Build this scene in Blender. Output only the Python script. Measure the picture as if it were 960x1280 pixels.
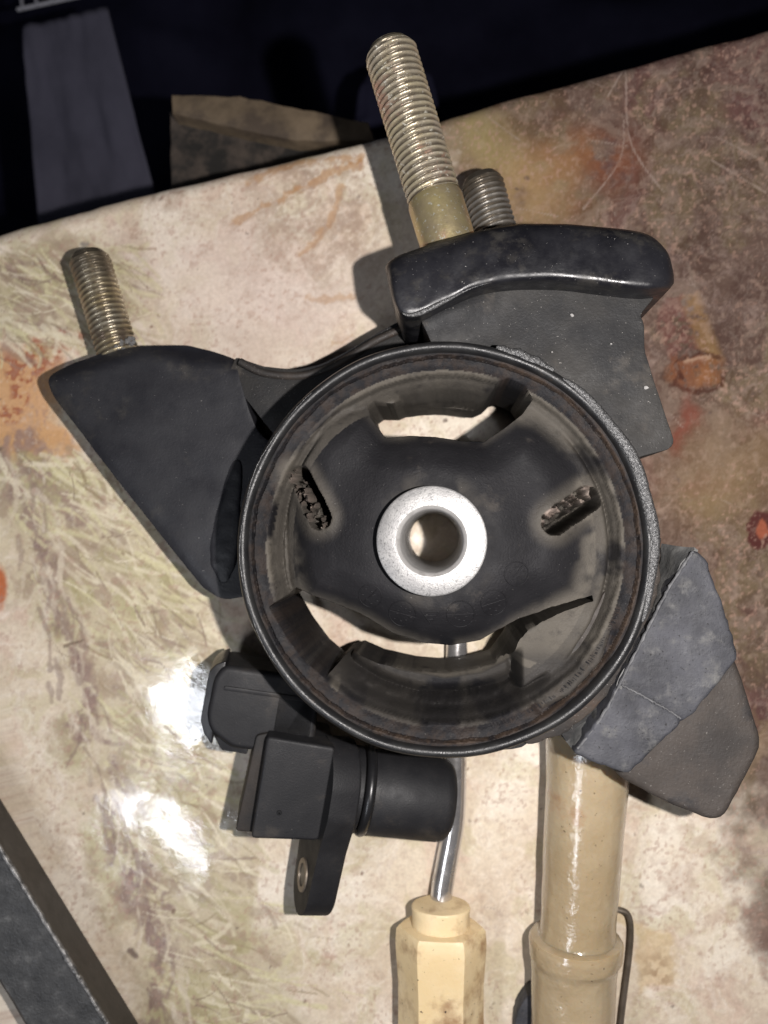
import bpy, bmesh, math, random
import numpy as np
from mathutils import Vector, Matrix, Quaternion
random.seed(7); RNG = np.random.default_rng(11)
for o in list(bpy.data.objects): bpy.data.objects.remove(o)
SC = bpy.context.scene; COL = SC.collection
S = 0.001                                   # everything below is written in millimetres
# ------------------------------------------------------------------ camera
H = 232.0; FPX = 980.0
cam = bpy.data.cameras.new('camera'); cam_o = bpy.data.objects.new('camera', cam); COL.objects.link(cam_o)
cam.sensor_fit = 'VERTICAL'; cam.sensor_height = 24.0; cam.lens = FPX/1280*24
cam.clip_start = 0.005; cam.clip_end = 20
QC = Vector((71, -20, -FPX)).normalized().rotation_difference(Vector((0, 0, -1)))
cam_o.rotation_mode = 'QUATERNION'; cam_o.rotation_quaternion = QC; cam_o.location = (0, 0, H*S)
cam.dof.use_dof = True; cam.dof.focus_distance = 0.183; cam.dof.aperture_fstop = 9.0
SC.camera = cam_o
# ------------------------------------------------------------------ light
w = bpy.data.worlds.new('World'); SC.world = w; w.use_nodes = True
w.node_tree.nodes['Background'].inputs[0].default_value = (0.55, 0.62, 1.0, 1)
w.node_tree.nodes['Background'].inputs[1].default_value = 0.011
SC.view_settings.view_transform = 'Standard'; SC.view_settings.look = 'None'
SC.view_settings.exposure = 0.0; SC.view_settings.gamma = 1.0
def lamp(name, kind, loc, power, col, **kw):
    l = bpy.data.lights.new(name, kind); l.energy = power; l.color = col
    for k, v in kw.items(): setattr(l, k, v)
    o = bpy.data.objects.new(name, l); o.location = [c*S for c in loc]; COL.objects.link(o); return o
flash = lamp('phone_flash', 'POINT', (36, -1, H), 3.25, (1.0, 0.955, 0.925), shadow_soft_size=0.0022)
# a daylit opening low to the near left, seen as the glare on the vinyl
for tx, ty, sx_, sy_, pw in ((-77.0, -54.0, .056, .044, .30), (-81.0, -92.0, .085, .026, .28)):
    win = lamp('window_light', 'AREA', (tx*2.724, ty*2.724, 400), pw, (0.88, 0.92, 1.0), shape='RECTANGLE', size=sx_, size_y=sy_)
    win.rotation_mode = 'QUATERNION'
    win.rotation_quaternion = Vector((tx-tx*2.724, ty-ty*2.724, -400)).to_track_quat('-Z', 'Y')

def W(u, v, z=0.0):
    """photo pixel -> world point (mm) on the plane at height z above the table"""
    d = QC @ Vector((u-480, -(v-640), -FPX)); k = (z-H)/d.z
    return Vector((d.x*k, d.y*k, z))
def WP(pts, z): return [W(p[0], p[1], z) for p in pts]

# ------------------------------------------------------------------ helpers
def tag(o, label=None, cat=None, group=None, kind=None):
    for k, v in (('label', label), ('category', cat), ('group', group), ('kind', kind)):
        if v: o[k] = v
    return o
ORG = {}
def thing(name, loc, label, cat, group=None):
    o = bpy.data.objects.new(name, None); o.empty_display_size = 0.01; COL.objects.link(o)
    o.location = [c*S for c in loc]; ORG[o.name] = Vector(loc)
    return tag(o, label, cat, group)
def root_of(o):
    while o.parent: o = o.parent
    return o
def obj(name, verts, faces, m, parent=None, smooth=True, angle=35):
    org = ORG.get(root_of(parent).name, Vector((0, 0, 0))) if parent else Vector((0, 0, 0))
    me = bpy.data.meshes.new(name)
    V = (np.asarray([tuple(v) for v in verts], dtype=float) - np.array(org))*S
    me.from_pydata(V.tolist(), [], [tuple(int(i) for i in f) for f in faces])
    me.validate(); me.update()
    if smooth:
        me.polygons.foreach_set('use_smooth', [True]*len(me.polygons))
        if angle: me.set_sharp_from_angle(angle=math.radians(angle))
    if m: me.materials.append(m)
    o = bpy.data.objects.new(name, me); COL.objects.link(o)
    if parent: o.parent = parent
    return o
def bm_obj(name, bm, m, parent=None, angle=35):
    bmesh.ops.recalc_face_normals(bm, faces=bm.faces)
    bm.verts.ensure_lookup_table(); bm.verts.index_update()
    o = obj(name, [v.co[:] for v in bm.verts], [[v.index for v in f.verts] for f in bm.faces], m, parent, True, angle)
    bm.free(); return o
def round_poly(pts, cut=1.6, n=4):
    """round the corners of a closed outline"""
    out = []; N = len(pts); P = [Vector(p[:2]) for p in pts]
    for i in range(N):
        a, b, c = P[i-1], P[i], P[(i+1) % N]
        c1 = min(cut, (b-a).length*.45); c2 = min(cut, (c-b).length*.45)
        p0 = b+(a-b).normalized()*c1; p2 = b+(c-b).normalized()*c2
        for k in range(n+1):
            t = k/n; out.append(p0*(1-t)**2 + b*2*t*(1-t) + p2*t*t)
    return out
def resample(P, step, jit=0.0):
    out = []; N = len(P)
    for i in range(N):
        a, b = Vector(P[i][:2]), Vector(P[(i+1) % N][:2]); L = (b-a).length; k = max(1, int(L/step))
        for j in range(k):
            q = a.lerp(b, j/k)
            if jit: q = q + Vector((random.uniform(-jit, jit), random.uniform(-jit, jit)))
            out.append(q)
    return out
def prism_bm(P, z1, z0, bev=1.0, seg=3, zfun=None):
    bm = bmesh.new()
    vs = [bm.verts.new((p[0], p[1], z1)) for p in P]
    f = bm.faces.new(vs)
    ext = bmesh.ops.extrude_face_region(bm, geom=[f])
    low = [e for e in ext['geom'] if isinstance(e, bmesh.types.BMVert)]
    for v in low: v.co.z = z0
    bm.normal_update()
    top = [e for e in bm.edges if all(abs(v.co.z-z1) < 1e-6 for v in e.verts)]
    if bev > 0: bmesh.ops.bevel(bm, geom=top, offset=bev, segments=seg, profile=.5, affect='EDGES', clamp_overlap=True)
    if zfun:
        for v in bm.verts:
            if v.co.z > z0+1e-3: v.co.z += zfun(v.co.x, v.co.y)
    return bm
def refine(bm, step):
    for ax in (0, 1):
        c = [v.co[ax] for v in bm.verts]; k = math.ceil(min(c)/step)*step+.013
        while k < max(c):
            co = Vector((0, 0, 0)); co[ax] = k; no = Vector((0, 0, 0)); no[ax] = 1
            bmesh.ops.bisect_plane(bm, geom=bm.verts[:]+bm.edges[:]+bm.faces[:], dist=1e-5, plane_co=co, plane_no=no)
            k += step
def prism(name, P, z1, z0, m, parent=None, bev=1.0, seg=3, zfun=None, angle=35, grid=0):
    bm = prism_bm(P, z1, z0, bev, seg)
    if grid: refine(bm, grid)
    if zfun:
        for v in bm.verts:
            if v.co.z > z0+1e-3: v.co.z += zfun(v.co.x, v.co.y)*(min(1, (v.co.z-z0)/(z1-z0)))
    return bm_obj(name, bm, m, parent, angle)
def fb1(x, y, sc, seed): return float(fbm(np.array([x]), np.array([y]), sc, seed, 3)[0])-.5
def line_off(x, y, a, b):
    """signed distance of a point from the line a-b (left side positive)"""
    d = (b-a).to_2d().normalized(); return d.x*(y-a.y)-d.y*(x-a.x)
def lathe(name, prof, n, m, parent=None, at=(0, 0, 0), M=None, angle=30, closed=False, jit=None):
    """prof = (r, h) pairs, spun about the local z axis, moved by matrix M (mm)"""
    V = []; F = []; k = len(prof)
    for i in range(n):
        a = 2*math.pi*i/n
        for j, (r, h) in enumerate(prof):
            if jit: r = r + jit(a, h)
            v = Vector((r*math.cos(a), r*math.sin(a), h))
            V.append((M @ v) if M else v+Vector(at))
    for i in range(n):
        for j in range(k if closed else k-1):
            j2 = (j+1) % k; i2 = (i+1) % n
            F.append((i*k+j, i2*k+j, i2*k+j2, i*k+j2))
    if not closed:
        for j, fl in ((0, True), (k-1, False)):
            if prof[j][0] > 1e-6:
                f = [i*k+j for i in range(n)]; F.append(f[::-1] if fl else f)
    return obj(name, V, F, m, parent, True, angle)
def axis_matrix(p0, p1, up=Vector((0, 0, 1))):
    z = (Vector(p1)-Vector(p0)).normalized(); x = up.cross(z).normalized(); y = z.cross(x)
    M = Matrix((x, y, z)).transposed().to_4x4(); M.translation = Vector(p0); return M
def tube_data(path, rad, n=10, cap=True):
    V = []; F = []; P = [Vector(p) for p in path]; ref = Vector((0.13, 0.21, 0.97))
    for i, p in enumerate(P):
        t = (P[min(i+1, len(P)-1)]-P[max(i-1, 0)]).normalized()
        x = ref.cross(t)
        if x.length < 1e-3: x = Vector((1, 0, 0)).cross(t)
        x.normalize(); y = t.cross(x); r = rad[i] if hasattr(rad, '__len__') else rad
        for k in range(n):
            a = 2*math.pi*k/n; V.append(p+x*r*math.cos(a)+y*r*math.sin(a))
    for i in range(len(P)-1):
        for k in range(n):
            F.append((i*n+k, i*n+(k+1) % n, (i+1)*n+(k+1) % n, (i+1)*n+k))
    if cap: F.append(list(range(n))[::-1]); F.append([(len(P)-1)*n+k for k in range(n)])
    return V, F
def tube(name, path, rad, m, parent=None, n=10):
    V, F = tube_data(path, rad, n); return obj(name, V, F, m, parent, True, 50)
def join(parts):
    V = []; F = []
    for v, f in parts:
        b = len(V); V += list(v); F += [[i+b for i in q] for q in f]
    return V, F
def spline(pts, n=8):
    P = [Vector(p) for p in pts]; out = []
    for i in range(len(P)-1):
        a, b, c, d = P[max(i-1, 0)], P[i], P[i+1], P[min(i+2, len(P)-1)]
        for k in range(n):
            t = k/n
            out.append(0.5*((2*b)+(c-a)*t+(2*a-5*b+4*c-d)*t*t+(3*b-a-3*c+d)*t**3))
    out.append(P[-1]); return out

# numpy noise / distance tools --------------------------------------------------
def vnoise(x, y, seed=0):
    xi = np.floor(x).astype(np.int64); yi = np.floor(y).astype(np.int64); xf = x-xi; yf = y-yi
    def h(a, b):
        n = (a*374761393 + b*668265263 + seed*2147483647) & 0xffffffff
        n = ((n ^ (n >> 13))*1274126177) & 0xffffffff
        return ((n ^ (n >> 16)) & 0xffff)/65535.0
    u = xf*xf*(3-2*xf); v = yf*yf*(3-2*yf)
    return (h(xi, yi)*(1-u)+h(xi+1, yi)*u)*(1-v) + (h(xi, yi+1)*(1-u)+h(xi+1, yi+1)*u)*v
def fbm(x, y, scale, seed=0, oct=4, gain=.5):
    a = 1; s = 0; t = 0; f = 1/scale
    for i in range(oct):
        s = s + a*vnoise(x*f+i*17.3, y*f-i*9.1, seed+i*13); t += a; a *= gain; f *= 2.03
    return s/t
def sstep(a, b, x):
    t = np.clip((x-a)/(b-a), 0, 1); return t*t*(3-2*t)
def seg_dist(x, y, a, b):
    ax, ay = a[:2]; bx, by = b[:2]; dx, dy = bx-ax, by-ay
    t = np.clip(((x-ax)*dx+(y-ay)*dy)/(dx*dx+dy*dy+1e-9), 0, 1)
    return np.hypot(x-ax-t*dx, y-ay-t*dy)
def poly_sdf(x, y, P):
    """signed distance, positive inside"""
    d = np.full(np.shape(x), 1e9); ins = np.zeros(np.shape(x), bool); N = len(P)
    for i in range(N):
        a, b = P[i], P[(i+1) % N]
        d = np.minimum(d, seg_dist(x, y, a, b))
        c = ((a[1] > y) != (b[1] > y)) & (x < (b[0]-a[0])*(y-a[1])/((b[1]-a[1]) if b[1] != a[1] else 1e-9)+a[0])
        ins ^= c
    return np.where(ins, d, -d)
def smax(a, b, k):
    h = np.clip(.5+.5*(a-b)/k, 0, 1); return b*(1-h)+a*h+k*h*(1-h)

# ------------------------------------------------------------------ materials
def N(nt, t, **kw):
    n = nt.nodes.new(t)
    for k, v in kw.items(): setattr(n, k, v)
    return n
def mat(name, c1, c2=None, nscale=60, rough=.5, rough2=None, metal=0.0, spec=.5, bump=0.0, bscale=900, bump2=0.0, b2scale=120,
        c3=None, c3scale=25, c3lo=.55, c3hi=.7, speck=None, spscale=700, splo=.70, sphi=.74, attr=None, coat=0, sss=0, trans=0, dist=0.0005):
    """two noise-mixed tones, optional third patches / fine specks, noise roughness and bump"""
    m = bpy.data.materials.new(name); m.use_nodes = True; nt = m.node_tree; b = nt.nodes['Principled BSDF']
    tc = N(nt, 'ShaderNodeTexCoord'); L = nt.links.new; co = tc.outputs['Object']
    def noise(s, det=5, rg=.6):
        n = N(nt, 'ShaderNodeTexNoise'); n.inputs['Scale'].default_value = s; n.inputs['Detail'].default_value = det
        n.inputs['Roughness'].default_value = rg; L(co, n.inputs['Vector']); return n.outputs['Fac']
    def ramp(fac, lo, hi):
        r = N(nt, 'ShaderNodeMapRange'); r.interpolation_type = 'SMOOTHSTEP'; r.inputs[1].default_value = lo; r.inputs[2].default_value = hi; L(fac, r.inputs[0]); return r.outputs[0]
    def mix(fac, a, c):
        x = N(nt, 'ShaderNodeMix', data_type='RGBA'); L(fac, x.inputs[0])
        for s, q in ((6, a), (7, c)):
            if isinstance(q, tuple): x.inputs[s].default_value = (*q, 1)
            else: L(q, x.inputs[s])
        return x.outputs[2]
    base = c1; f1 = ramp(noise(nscale), .32, .68)
    if c2: base = mix(f1, c1, c2)
    if attr:
        for an, ac in attr:
            a = N(nt, 'ShaderNodeAttribute', attribute_name=an)
            mm = N(nt, 'ShaderNodeMath', operation='MULTIPLY'); L(a.outputs['Fac'], mm.inputs[0]); L(ramp(noise(350, 6, .7), .05, .52), mm.inputs[1])
            base = mix(mm.outputs[0], base, ac)
    if c3: base = mix(ramp(noise(c3scale, 6, .65), c3lo, c3hi), base, c3)
    if speck: base = mix(ramp(noise(spscale, 3, .6), splo, sphi), base, speck)
    if isinstance(base, tuple): b.inputs['Base Color'].default_value = (*base, 1)
    else: L(base, b.inputs['Base Color'])
    if rough2 is not None:
        r = N(nt, 'ShaderNodeMapRange'); r.inputs[1].default_value = .3; r.inputs[2].default_value = .7; r.inputs[3].default_value = rough; r.inputs[4].default_value = rough2
        L(noise(nscale*2.7, 6, .65), r.inputs[0]); L(r.outputs[0], b.inputs['Roughness'])
    else: b.inputs['Roughness'].default_value = rough
    b.inputs['Metallic'].default_value = metal; b.inputs['Specular IOR Level'].default_value = spec
    if coat: b.inputs['Coat Weight'].default_value = coat; b.inputs['Coat Roughness'].default_value = .15
    if sss:
        b.inputs['Subsurface Weight'].default_value = sss; b.inputs['Subsurface Radius'].default_value = (1, .7, .4); b.inputs['Subsurface Scale'].default_value = .004
    if trans: b.inputs['Transmission Weight'].default_value = trans
    nrm = None
    for st, sc in ((bump2, b2scale), (bump, bscale)):
        if st:
            bp = N(nt, 'ShaderNodeBump'); bp.inputs['Strength'].default_value = st; bp.inputs['Distance'].default_value = dist
            L(noise(sc, 4, .6), bp.inputs['Height'])
            if nrm: L(nrm, bp.inputs['Normal'])
            nrm = bp.outputs['Normal']
    if nrm: L(nrm, b.inputs['Normal'])
    return m
DUST = (.10, .085, .068)
M_paint = mat('black_paint', (.009, .009, .012), (.017, .017, .020), 45, .40, .6, spec=.4, bump=.12, bscale=1500, bump2=.15, b2scale=90, c3=(.036, .033, .03), c3scale=70, c3lo=.56, c3hi=.74, speck=(.22, .21, .2), spscale=2200, splo=.715, sphi=.75)
M_gloss = mat('glossy_black_paint', (.006, .006, .008), (.014, .014, .017), 75, .20, .62, spec=.42, bump=.12, bscale=1500, bump2=.14, b2scale=170, c3=(.03, .028, .026), c3scale=110, c3lo=.52, c3hi=.68, speck=(.3, .29, .28), spscale=2000, splo=.70, sphi=.74)
M_dusty = mat('dusty_black_steel', (.010, .010, .011), (.022, .0205, .019), 70, .55, .75, spec=.35, bump=.25, bscale=1600, bump2=.15, b2scale=140, c3=(.042, .037, .032), c3scale=110, c3lo=.55, c3hi=.72, speck=(.35, .33, .31), spscale=2600, splo=.70, sphi=.735)
M_ring = mat('worn_black_rim', (.008, .008, .009), (.018, .018, .018), 120, .26, .55, spec=.42, bump=.2, bscale=2600, bump2=.14, b2scale=400, c3=(.09, .055, .035), c3scale=60, c3lo=.62, c3hi=.8, speck=(.25, .25, .25), spscale=2000, splo=.75, sphi=.79)
M_rubber = mat('black_rubber', (.007, .0068, .008), (.012, .0115, .013), 55, .55, .75, spec=.17, bump=.35, bscale=1900, bump2=.28, b2scale=320, attr=[('rust', (.038, .026, .019)), ('dust', (.082, .073, .061)), ('flesh', (.26, .205, .175))], c3=(.034, .03, .027), c3scale=130, c3lo=.60, c3hi=.76, speck=(.16, .15, .14), spscale=2300, splo=.715, sphi=.75)
M_block = mat('weathered_rubber', (.020, .0205, .025), (.050, .051, .060), 90, .6, .8, bump=.35, bscale=1300, bump2=.25, b2scale=160, c3=(.10, .098, .095), c3scale=160, c3lo=.52, c3hi=.74, speck=(.008,.008,.01), spscale=1500, splo=.63, sphi=.68)
M_block2 = mat('brown_weathered_rubber', (.026, .022, .020), (.056, .044, .036), 70, .62, .8, bump=.3, bscale=1300, bump2=.25, b2scale=160, c3=(.016, .016, .018), c3scale=70, c3lo=.48, c3hi=.7, speck=(.12,.11,.1), spscale=1600, splo=.66, sphi=.70)
M_scuff = mat('scuffed_rubber', (.06, .06, .064), (.13, .13, .135), 500, .7, .85, bump=.4, bscale=1500)
M_chip = mat('bare_chip', (.30, .29, .28), (.16, .155, .15), 900, .6)
M_side = mat('scraped_rubber', (.075, .075, .075), (.21, .208, .20), 120, .55, .75, bump=.5, bscale=500, c3=(.05, .05, .05), c3scale=90, c3lo=.5, c3hi=.7)
M_web = mat('brown_dusty_steel', (.018, .016, .015), (.042, .033, .027), 90, .5, .75, spec=.35, bump=.25, bscale=1200, c3=(.06, .036, .024), c3scale=100, c3lo=.55, c3hi=.75, speck=(.3,.28,.26), spscale=2200, splo=.67, sphi=.71)
M_weld = mat('weld_metal', (.045, .045, .047), (.19, .19, .19), 2300, .28, .5, metal=.6, bump=.7, bscale=2600)
M_sleeve = mat('machined_steel', (.25, .246, .242), (.19, .187, .187), 400, .40, .52, metal=.6, bump=.12, bscale=3000, speck=(.10, .10, .10), spscale=2400, splo=.53, sphi=.68)
M_bore = mat('bore_steel', (.42, .41, .40), (.34, .33, .32), 200, .45, .6, metal=.25, bump=.1, bscale=900, c3=(.14, .13, .12), c3scale=80)
DIRT_AND_TIP = [('groove', (.15, .125, .095))]  # dirt in the thread valleys; same tone also darkens towards the stud tips
M_zinc = mat('pale_zinc', (.56, .49, .33), (.52, .46, .37), 130, .28, .45, metal=.65, bump=.3, bscale=1500, attr=DIRT_AND_TIP, c3=(.46, .29, .22), c3scale=70, c3lo=.54, c3hi=.66, speck=(.68, .65, .56), spscale=600, splo=.60, sphi=.68)
M_gold = mat('yellow_zinc', (.62, .52, .26), (.56, .46, .30), 120, .26, .42, metal=.8, bump=.15, bscale=1200, c3=(.55, .36, .25), c3scale=90, c3lo=.56, c3hi=.7, speck=(.8, .78, .66), spscale=900, splo=.60, sphi=.68)
M_zincg = mat('worn_zinc', (.50, .46, .37), (.44, .36, .22), 150, .28, .45, metal=.75, bump=.2, bscale=1200, attr=DIRT_AND_TIP, c3=(.22, .17, .13), c3scale=110, c3lo=.55, c3hi=.7)
M_stud = mat('dull_steel', (.34, .33, .31), (.42, .39, .35), 160, .3, .5, metal=.75, bump=.2, bscale=1200, attr=DIRT_AND_TIP, c3=(.10, .09, .085), c3scale=110, c3lo=.55, c3hi=.7)
M_plastic = mat('black_plastic', (.009, .009, .0105), (.014, .0137, .015), 80, .5, .68, spec=.32, bump=.16, bscale=2200, c3=(.036, .031, .027), c3scale=80, c3lo=.54, c3hi=.74, speck=(.14, .13, .12), spscale=2600, splo=.715, sphi=.75)
M_brownp = mat('dusty_plastic', (.030, .024, .020), (.016, .015, .015), 90, .6, .75, spec=.3, bump=.2, bscale=1800)
M_oring = mat('oring_rubber', (.01, .01, .011), None, 80, .25, .4, bump=.05, bscale=900)
M_bush = mat('brass_bushing', (.16, .13, .10), (.26, .22, .18), 200, .35, .5, metal=.7)
M_chrome = mat('chrome_shaft', (.72, .70, .70), (.6, .58, .57), 120, .16, .3, metal=.85, bump=.03, bscale=600, c3=(.3, .25, .24), c3scale=120, c3lo=.6, c3hi=.75)
M_cream = mat('cream_plastic', (.68, .52, .29), (.74, .60, .38), 60, .42, .62, bump=.2, bscale=900, bump2=.15, b2scale=130, sss=.12, c3=(.33, .20, .105), c3scale=75, c3lo=.47, c3hi=.70, speck=(.07, .045, .03), spscale=850, splo=.68, sphi=.72)
M_amber = mat('cloudy_amber_plastic', (.45, .35, .215), (.54, .44, .295), 60, .14, .26, spec=.6, bump=.08, bscale=600, bump2=.8, b2scale=110, sss=.6, trans=.28, coat=.5, c3=(.45, .27, .15), c3scale=60, c3lo=.58, c3hi=.78, speck=(.2, .14, .09), spscale=900, splo=.68, sphi=.73, dist=.0012)
M_wire = mat('dull_wire', (.16, .13, .10), (.26, .22, .18), 200, .35, .5, metal=.7)
M_bar = mat('dark_forged_steel', (.026, .0255, .025), (.05, .049, .048), 200, .38, .55, spec=.5, bump=.3, bscale=1500, bump2=.3, b2scale=300, c3=(.10, .098, .095), c3scale=200, c3lo=.55, c3hi=.75)
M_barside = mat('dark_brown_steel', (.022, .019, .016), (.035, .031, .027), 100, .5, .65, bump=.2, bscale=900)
M_edge = mat('steel_edge_highlight', (.06, .059, .058), (.21, .205, .20), 500, .3, .5, metal=.5, bump=.7, bscale=900)  # paler steel; its colour stands for the highlight on the bar's edge
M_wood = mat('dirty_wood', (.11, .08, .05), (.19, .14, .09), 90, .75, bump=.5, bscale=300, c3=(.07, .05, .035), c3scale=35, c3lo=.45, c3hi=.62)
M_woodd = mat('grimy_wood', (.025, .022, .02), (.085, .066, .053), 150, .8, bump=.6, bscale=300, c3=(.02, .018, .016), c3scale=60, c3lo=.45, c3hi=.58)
M_grey = mat('grey_blue_cloth', (.058, .057, .078), (.078, .076, .104), 25, .9, spec=.1, bump=.4, bscale=1200)
M_navy = mat('navy_cloth', (.012, .012, .027), (.02, .02, .042), 20, .85, spec=.12, bump=.4, bscale=900)
M_pale = mat('pale_plastic', (.45, .45, .5), None, 20, .6)
M_floor = mat('dark_floor', (.010, .009, .010), (.02, .018, .017), 8, .9, spec=.1, bump=.3, bscale=100)

# ------------------------------------------------------------------ setting: floor, table, printed vinyl cloth
obj('floor', [(-3000, -3000, -760), (3000, -3000, -760), (3000, 3000, -760), (-3000, 3000, -760)], [(0, 1, 2, 3)], M_floor)['kind'] = 'structure'
E0 = W(0, 292, 0); E1 = W(960, 22, 0); ED = (E1-E0).normalized(); EN = Vector((-ED.y, ED.x, 0))       # table edge, EN points off the table
EM = E0.lerp(E1, .5)
# table board under the cloth
def EP(s, t, z): p = EM+ED*s-EN*t; return (p.x, p.y, z)
tb = [EP(-460, 9, -4), EP(460, 9, -4), EP(460, 620, -4), EP(-460, 620, -4)]
bm = prism_bm([Vector(p) for p in tb], -2.4, -26, 1.5, 2); tbo = bm_obj('table_board', bm, M_woodd); tbo['kind'] = 'structure'

def build_cloth():
    st = .42
    s = np.concatenate([np.linspace(-480, -150, 40)[:-1], np.arange(-150, 150, st), np.linspace(150, 480, 40)])
    # t: distance from the edge inward; negative = rolled over the edge and hanging
    t = np.concatenate([np.linspace(-95, -12, 26)[:-1], np.arange(-12, 330, st), np.linspace(330, 640, 40)])
    Sg, Tg = np.meshgrid(s, t)
    wav = 1.5*np.sin(Sg/61+.6)+.7*np.sin(Sg/23+2)+1.2*(fbm(Sg, Sg*0, 14, 5, 3)-.5)     # wandering edge
    R = 5.5
    tt = Tg+0*wav
    a = np.clip((R-tt)/R, 0, math.pi/2)
    inn = np.where(tt > R, tt, R-R*np.sin(a))
    zz = np.where(tt > R, 0, -(R-R*np.cos(a)))
    down = np.clip(R-R*math.pi/2-tt, 0, None); zz = zz-down
    inn = inn - down*.12 + np.where(down > 0, 2.5*np.sin(Sg/37)*np.minimum(down/40, 1), 0)
    X = EM.x+ED.x*Sg-EN.x*(inn+wav*np.exp(-np.clip(tt, 0, None)/18)); Y = EM.y+ED.y*Sg-EN.y*(inn+wav*np.exp(-np.clip(tt, 0, None)/18))
    # gentle unevenness of the vinyl, flat under the parts
    Z = zz + .55*(fbm(X, Y, 34, 3, 3)-.5) - .28
    Z = np.minimum(Z, zz)
    # ---------- print: photo-pixel coordinates of each point of the flat sheet (only to lay the print out)
    ux = X-(EN.x*0); dpx = FPX/H
    Qi = QC.inverted()
    Mx = np.array(Qi.to_matrix()); P = np.stack([X, Y, np.full_like(X, -H)], -1) @ Mx.T
    U = 480+P[..., 0]/(-P[..., 2])*FPX; V = 640-P[..., 1]/(-P[..., 2])*FPX
    n1 = fbm(U, V, 160, 1, 5); n2 = fbm(U, V, 70, 2, 5, .55); n3 = fbm(U, V, 26, 3, 4, .6); n4 = fbm(U, V, 9, 4, 3, .6); n5 = fbm(U, V, 4.5, 6, 2)
    wu = U+90*(n2-.5)+26*(n3-.5); wv = V+90*(fbm(U, V, 75, 9, 4)-.5)+26*(fbm(U, V, 24, 19, 3)-.5)
    C = np.empty(X.shape+(3,)); C[:] = (.645, .555, .435)
    def lay(m, col):
        m = np.clip(m, 0, 1)[..., None]; C[:] = C*(1-m)+np.array(col)*m
    lay(sstep(.42, .68, n2)*.55, (.76, .70, .61))
    lay(sstep(.5, .72, n1)*.25, (.60, .47, .38))
    lay(sstep(.50, .70, n3)*.13, (.43, .34, .26))
    def vein(sc, seed, w): return np.exp(-(np.abs(fbm(wu, wv, sc, seed, 5, .6)-.5)/w)**1.3)
    v1 = vein(60, 51, .022); v2 = vein(28, 52, .03); v3 = vein(120, 53, .014)
    lay(sstep(.50, .66, fbm(wu, wv, 85, 61, 5, .6))*.42, (.50, .40, .29)); lay(sstep(.53, .68, fbm(wu+300, wv, 48, 62, 5, .6))*.40, (.47, .42, .25)); lay(sstep(.55, .70, fbm(wu, wv+200, 60, 63, 5, .62))*.40, (.55, .38, .31))
    lay(v1*.35, (.80, .74, .66)); lay(v2*.22, (.44, .33, .26)); lay(v3*.3, (.78, .70, .60))
    # pale pink-white speckled area, upper middle
    lay(np.exp(-(((wu-330)/150)**2+((wv-370)/85)**2))*.75, (.60, .50, .45))
    # ---- right hand rust / mauve
    bx = np.interp(V, [-200, 100, 420, 650, 860, 1050, 1300], [545, 560, 570, 760, 850, 930, 1010])
    rm = sstep(-45, 60, wu-bx+40*(n3-.5))
    lay(rm*.96, (.088, .053, .043))
    lay(rm*sstep(.46, .60, n2)*.85, (.135, .10, .062))
    lay(rm*sstep(.54, .66, fbm(wu, wv, 110, 31, 4))*.85, (.11, .055, .05))
    lay(rm*sstep(.50, .62, n3)*.5, (.055, .03, .025))
    lay(rm*sstep(.55, .68, fbm(wu, wv, 34, 33, 5, .65))*.65, (.19, .14, .112))
    lay(rm*v2*.4, (.21, .15, .125)); lay(rm*v1*.4, (.26, .19, .165)); lay(rm*v3*.45, (.06, .035, .03)); lay(rm*vein(18, 55, .04)*.25, (.055, .032, .025)); lay(rm*vein(14, 56, .03)*.16, (.28, .22, .18))
    lay(rm*np.exp(-(((wu-720)/75)**2+((wv-200)/50)**2))*.85*sstep(.3, .55, n3), (.17, .06, .028))
    lay(rm*np.exp(-(((wu-655)/70)**2+((wv-215)/60)**2))*.8*sstep(.35, .6, n2+.1), (.33, .225, .115))
    lay(rm*np.exp(-(((wu-600)/45)**2+((wv-170)/50)**2))*.8, (.27, .22, .10))
    lay(np.exp(-(((wu-900)/90)**2+((wv-600)/80)**2))*.55, (.25, .17, .09))
    uu = U+10*(n4-.5)+8*(n3-.5); vv = V+10*(n4-.5)+8*(n3-.5)
    sh = lambda P, w_: np.clip(poly_sdf(uu, vv, P)/w_+.5, 0, 1)
    lay(sh([(836, 372), (852, 366), (884, 455), (846, 482), (822, 400)], 8)*.6*sstep(.3, .55, n4), (.13, .05, .045))
    lay(sh([(852, 372), (872, 366), (906, 452), (880, 456)], 10)*.55*sstep(.25, .5, n4), (.25, .145, .06))
    lay(sh([(838, 446), (880, 442), (905, 450), (904, 482), (868, 488), (834, 476)], 11)*.7*sstep(.25, .5, n4), (.18, .072, .032))
    lay(sh([(868, 462), (890, 458), (897, 476), (874, 482)], 9)*.5, (.27, .12, .05))
    for P in ([(848, 452), (872, 440), (900, 447)], [(846, 482), (872, 490), (900, 486), (908, 466)], [(846, 456), (852, 470), (840, 484)]): 
        for a, b in zip(P[:-1], P[1:]): lay(sstep(4.5, 1.2, seg_dist(uu, vv, a, b))*.75, (.06, .025, .018))
    lay(sstep(4, 1, seg_dist(uu, vv, (858, 452), (888, 446)))*.7, (.36, .24, .17))
    lay(np.exp(-(((wu-842)/14)**2+((wv-520)/30)**2))*.6, (.20, .045, .03))
    d = np.hypot((U-953)/.8, V-662)+12*(n4-.5)
    lay(sstep(26, 20, d)*.9, (.14, .05, .035)); lay(sstep(9, 4, np.abs(d-17))*.8, (.06, .02, .02)); lay(sstep(12, 7, d)*.8, (.30, .09, .05))
    lay(sstep(700, 1100, V)*sstep(.54, .66, n3)*sstep(640, 800, U)*.22, (.42, .30, .24))
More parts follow.
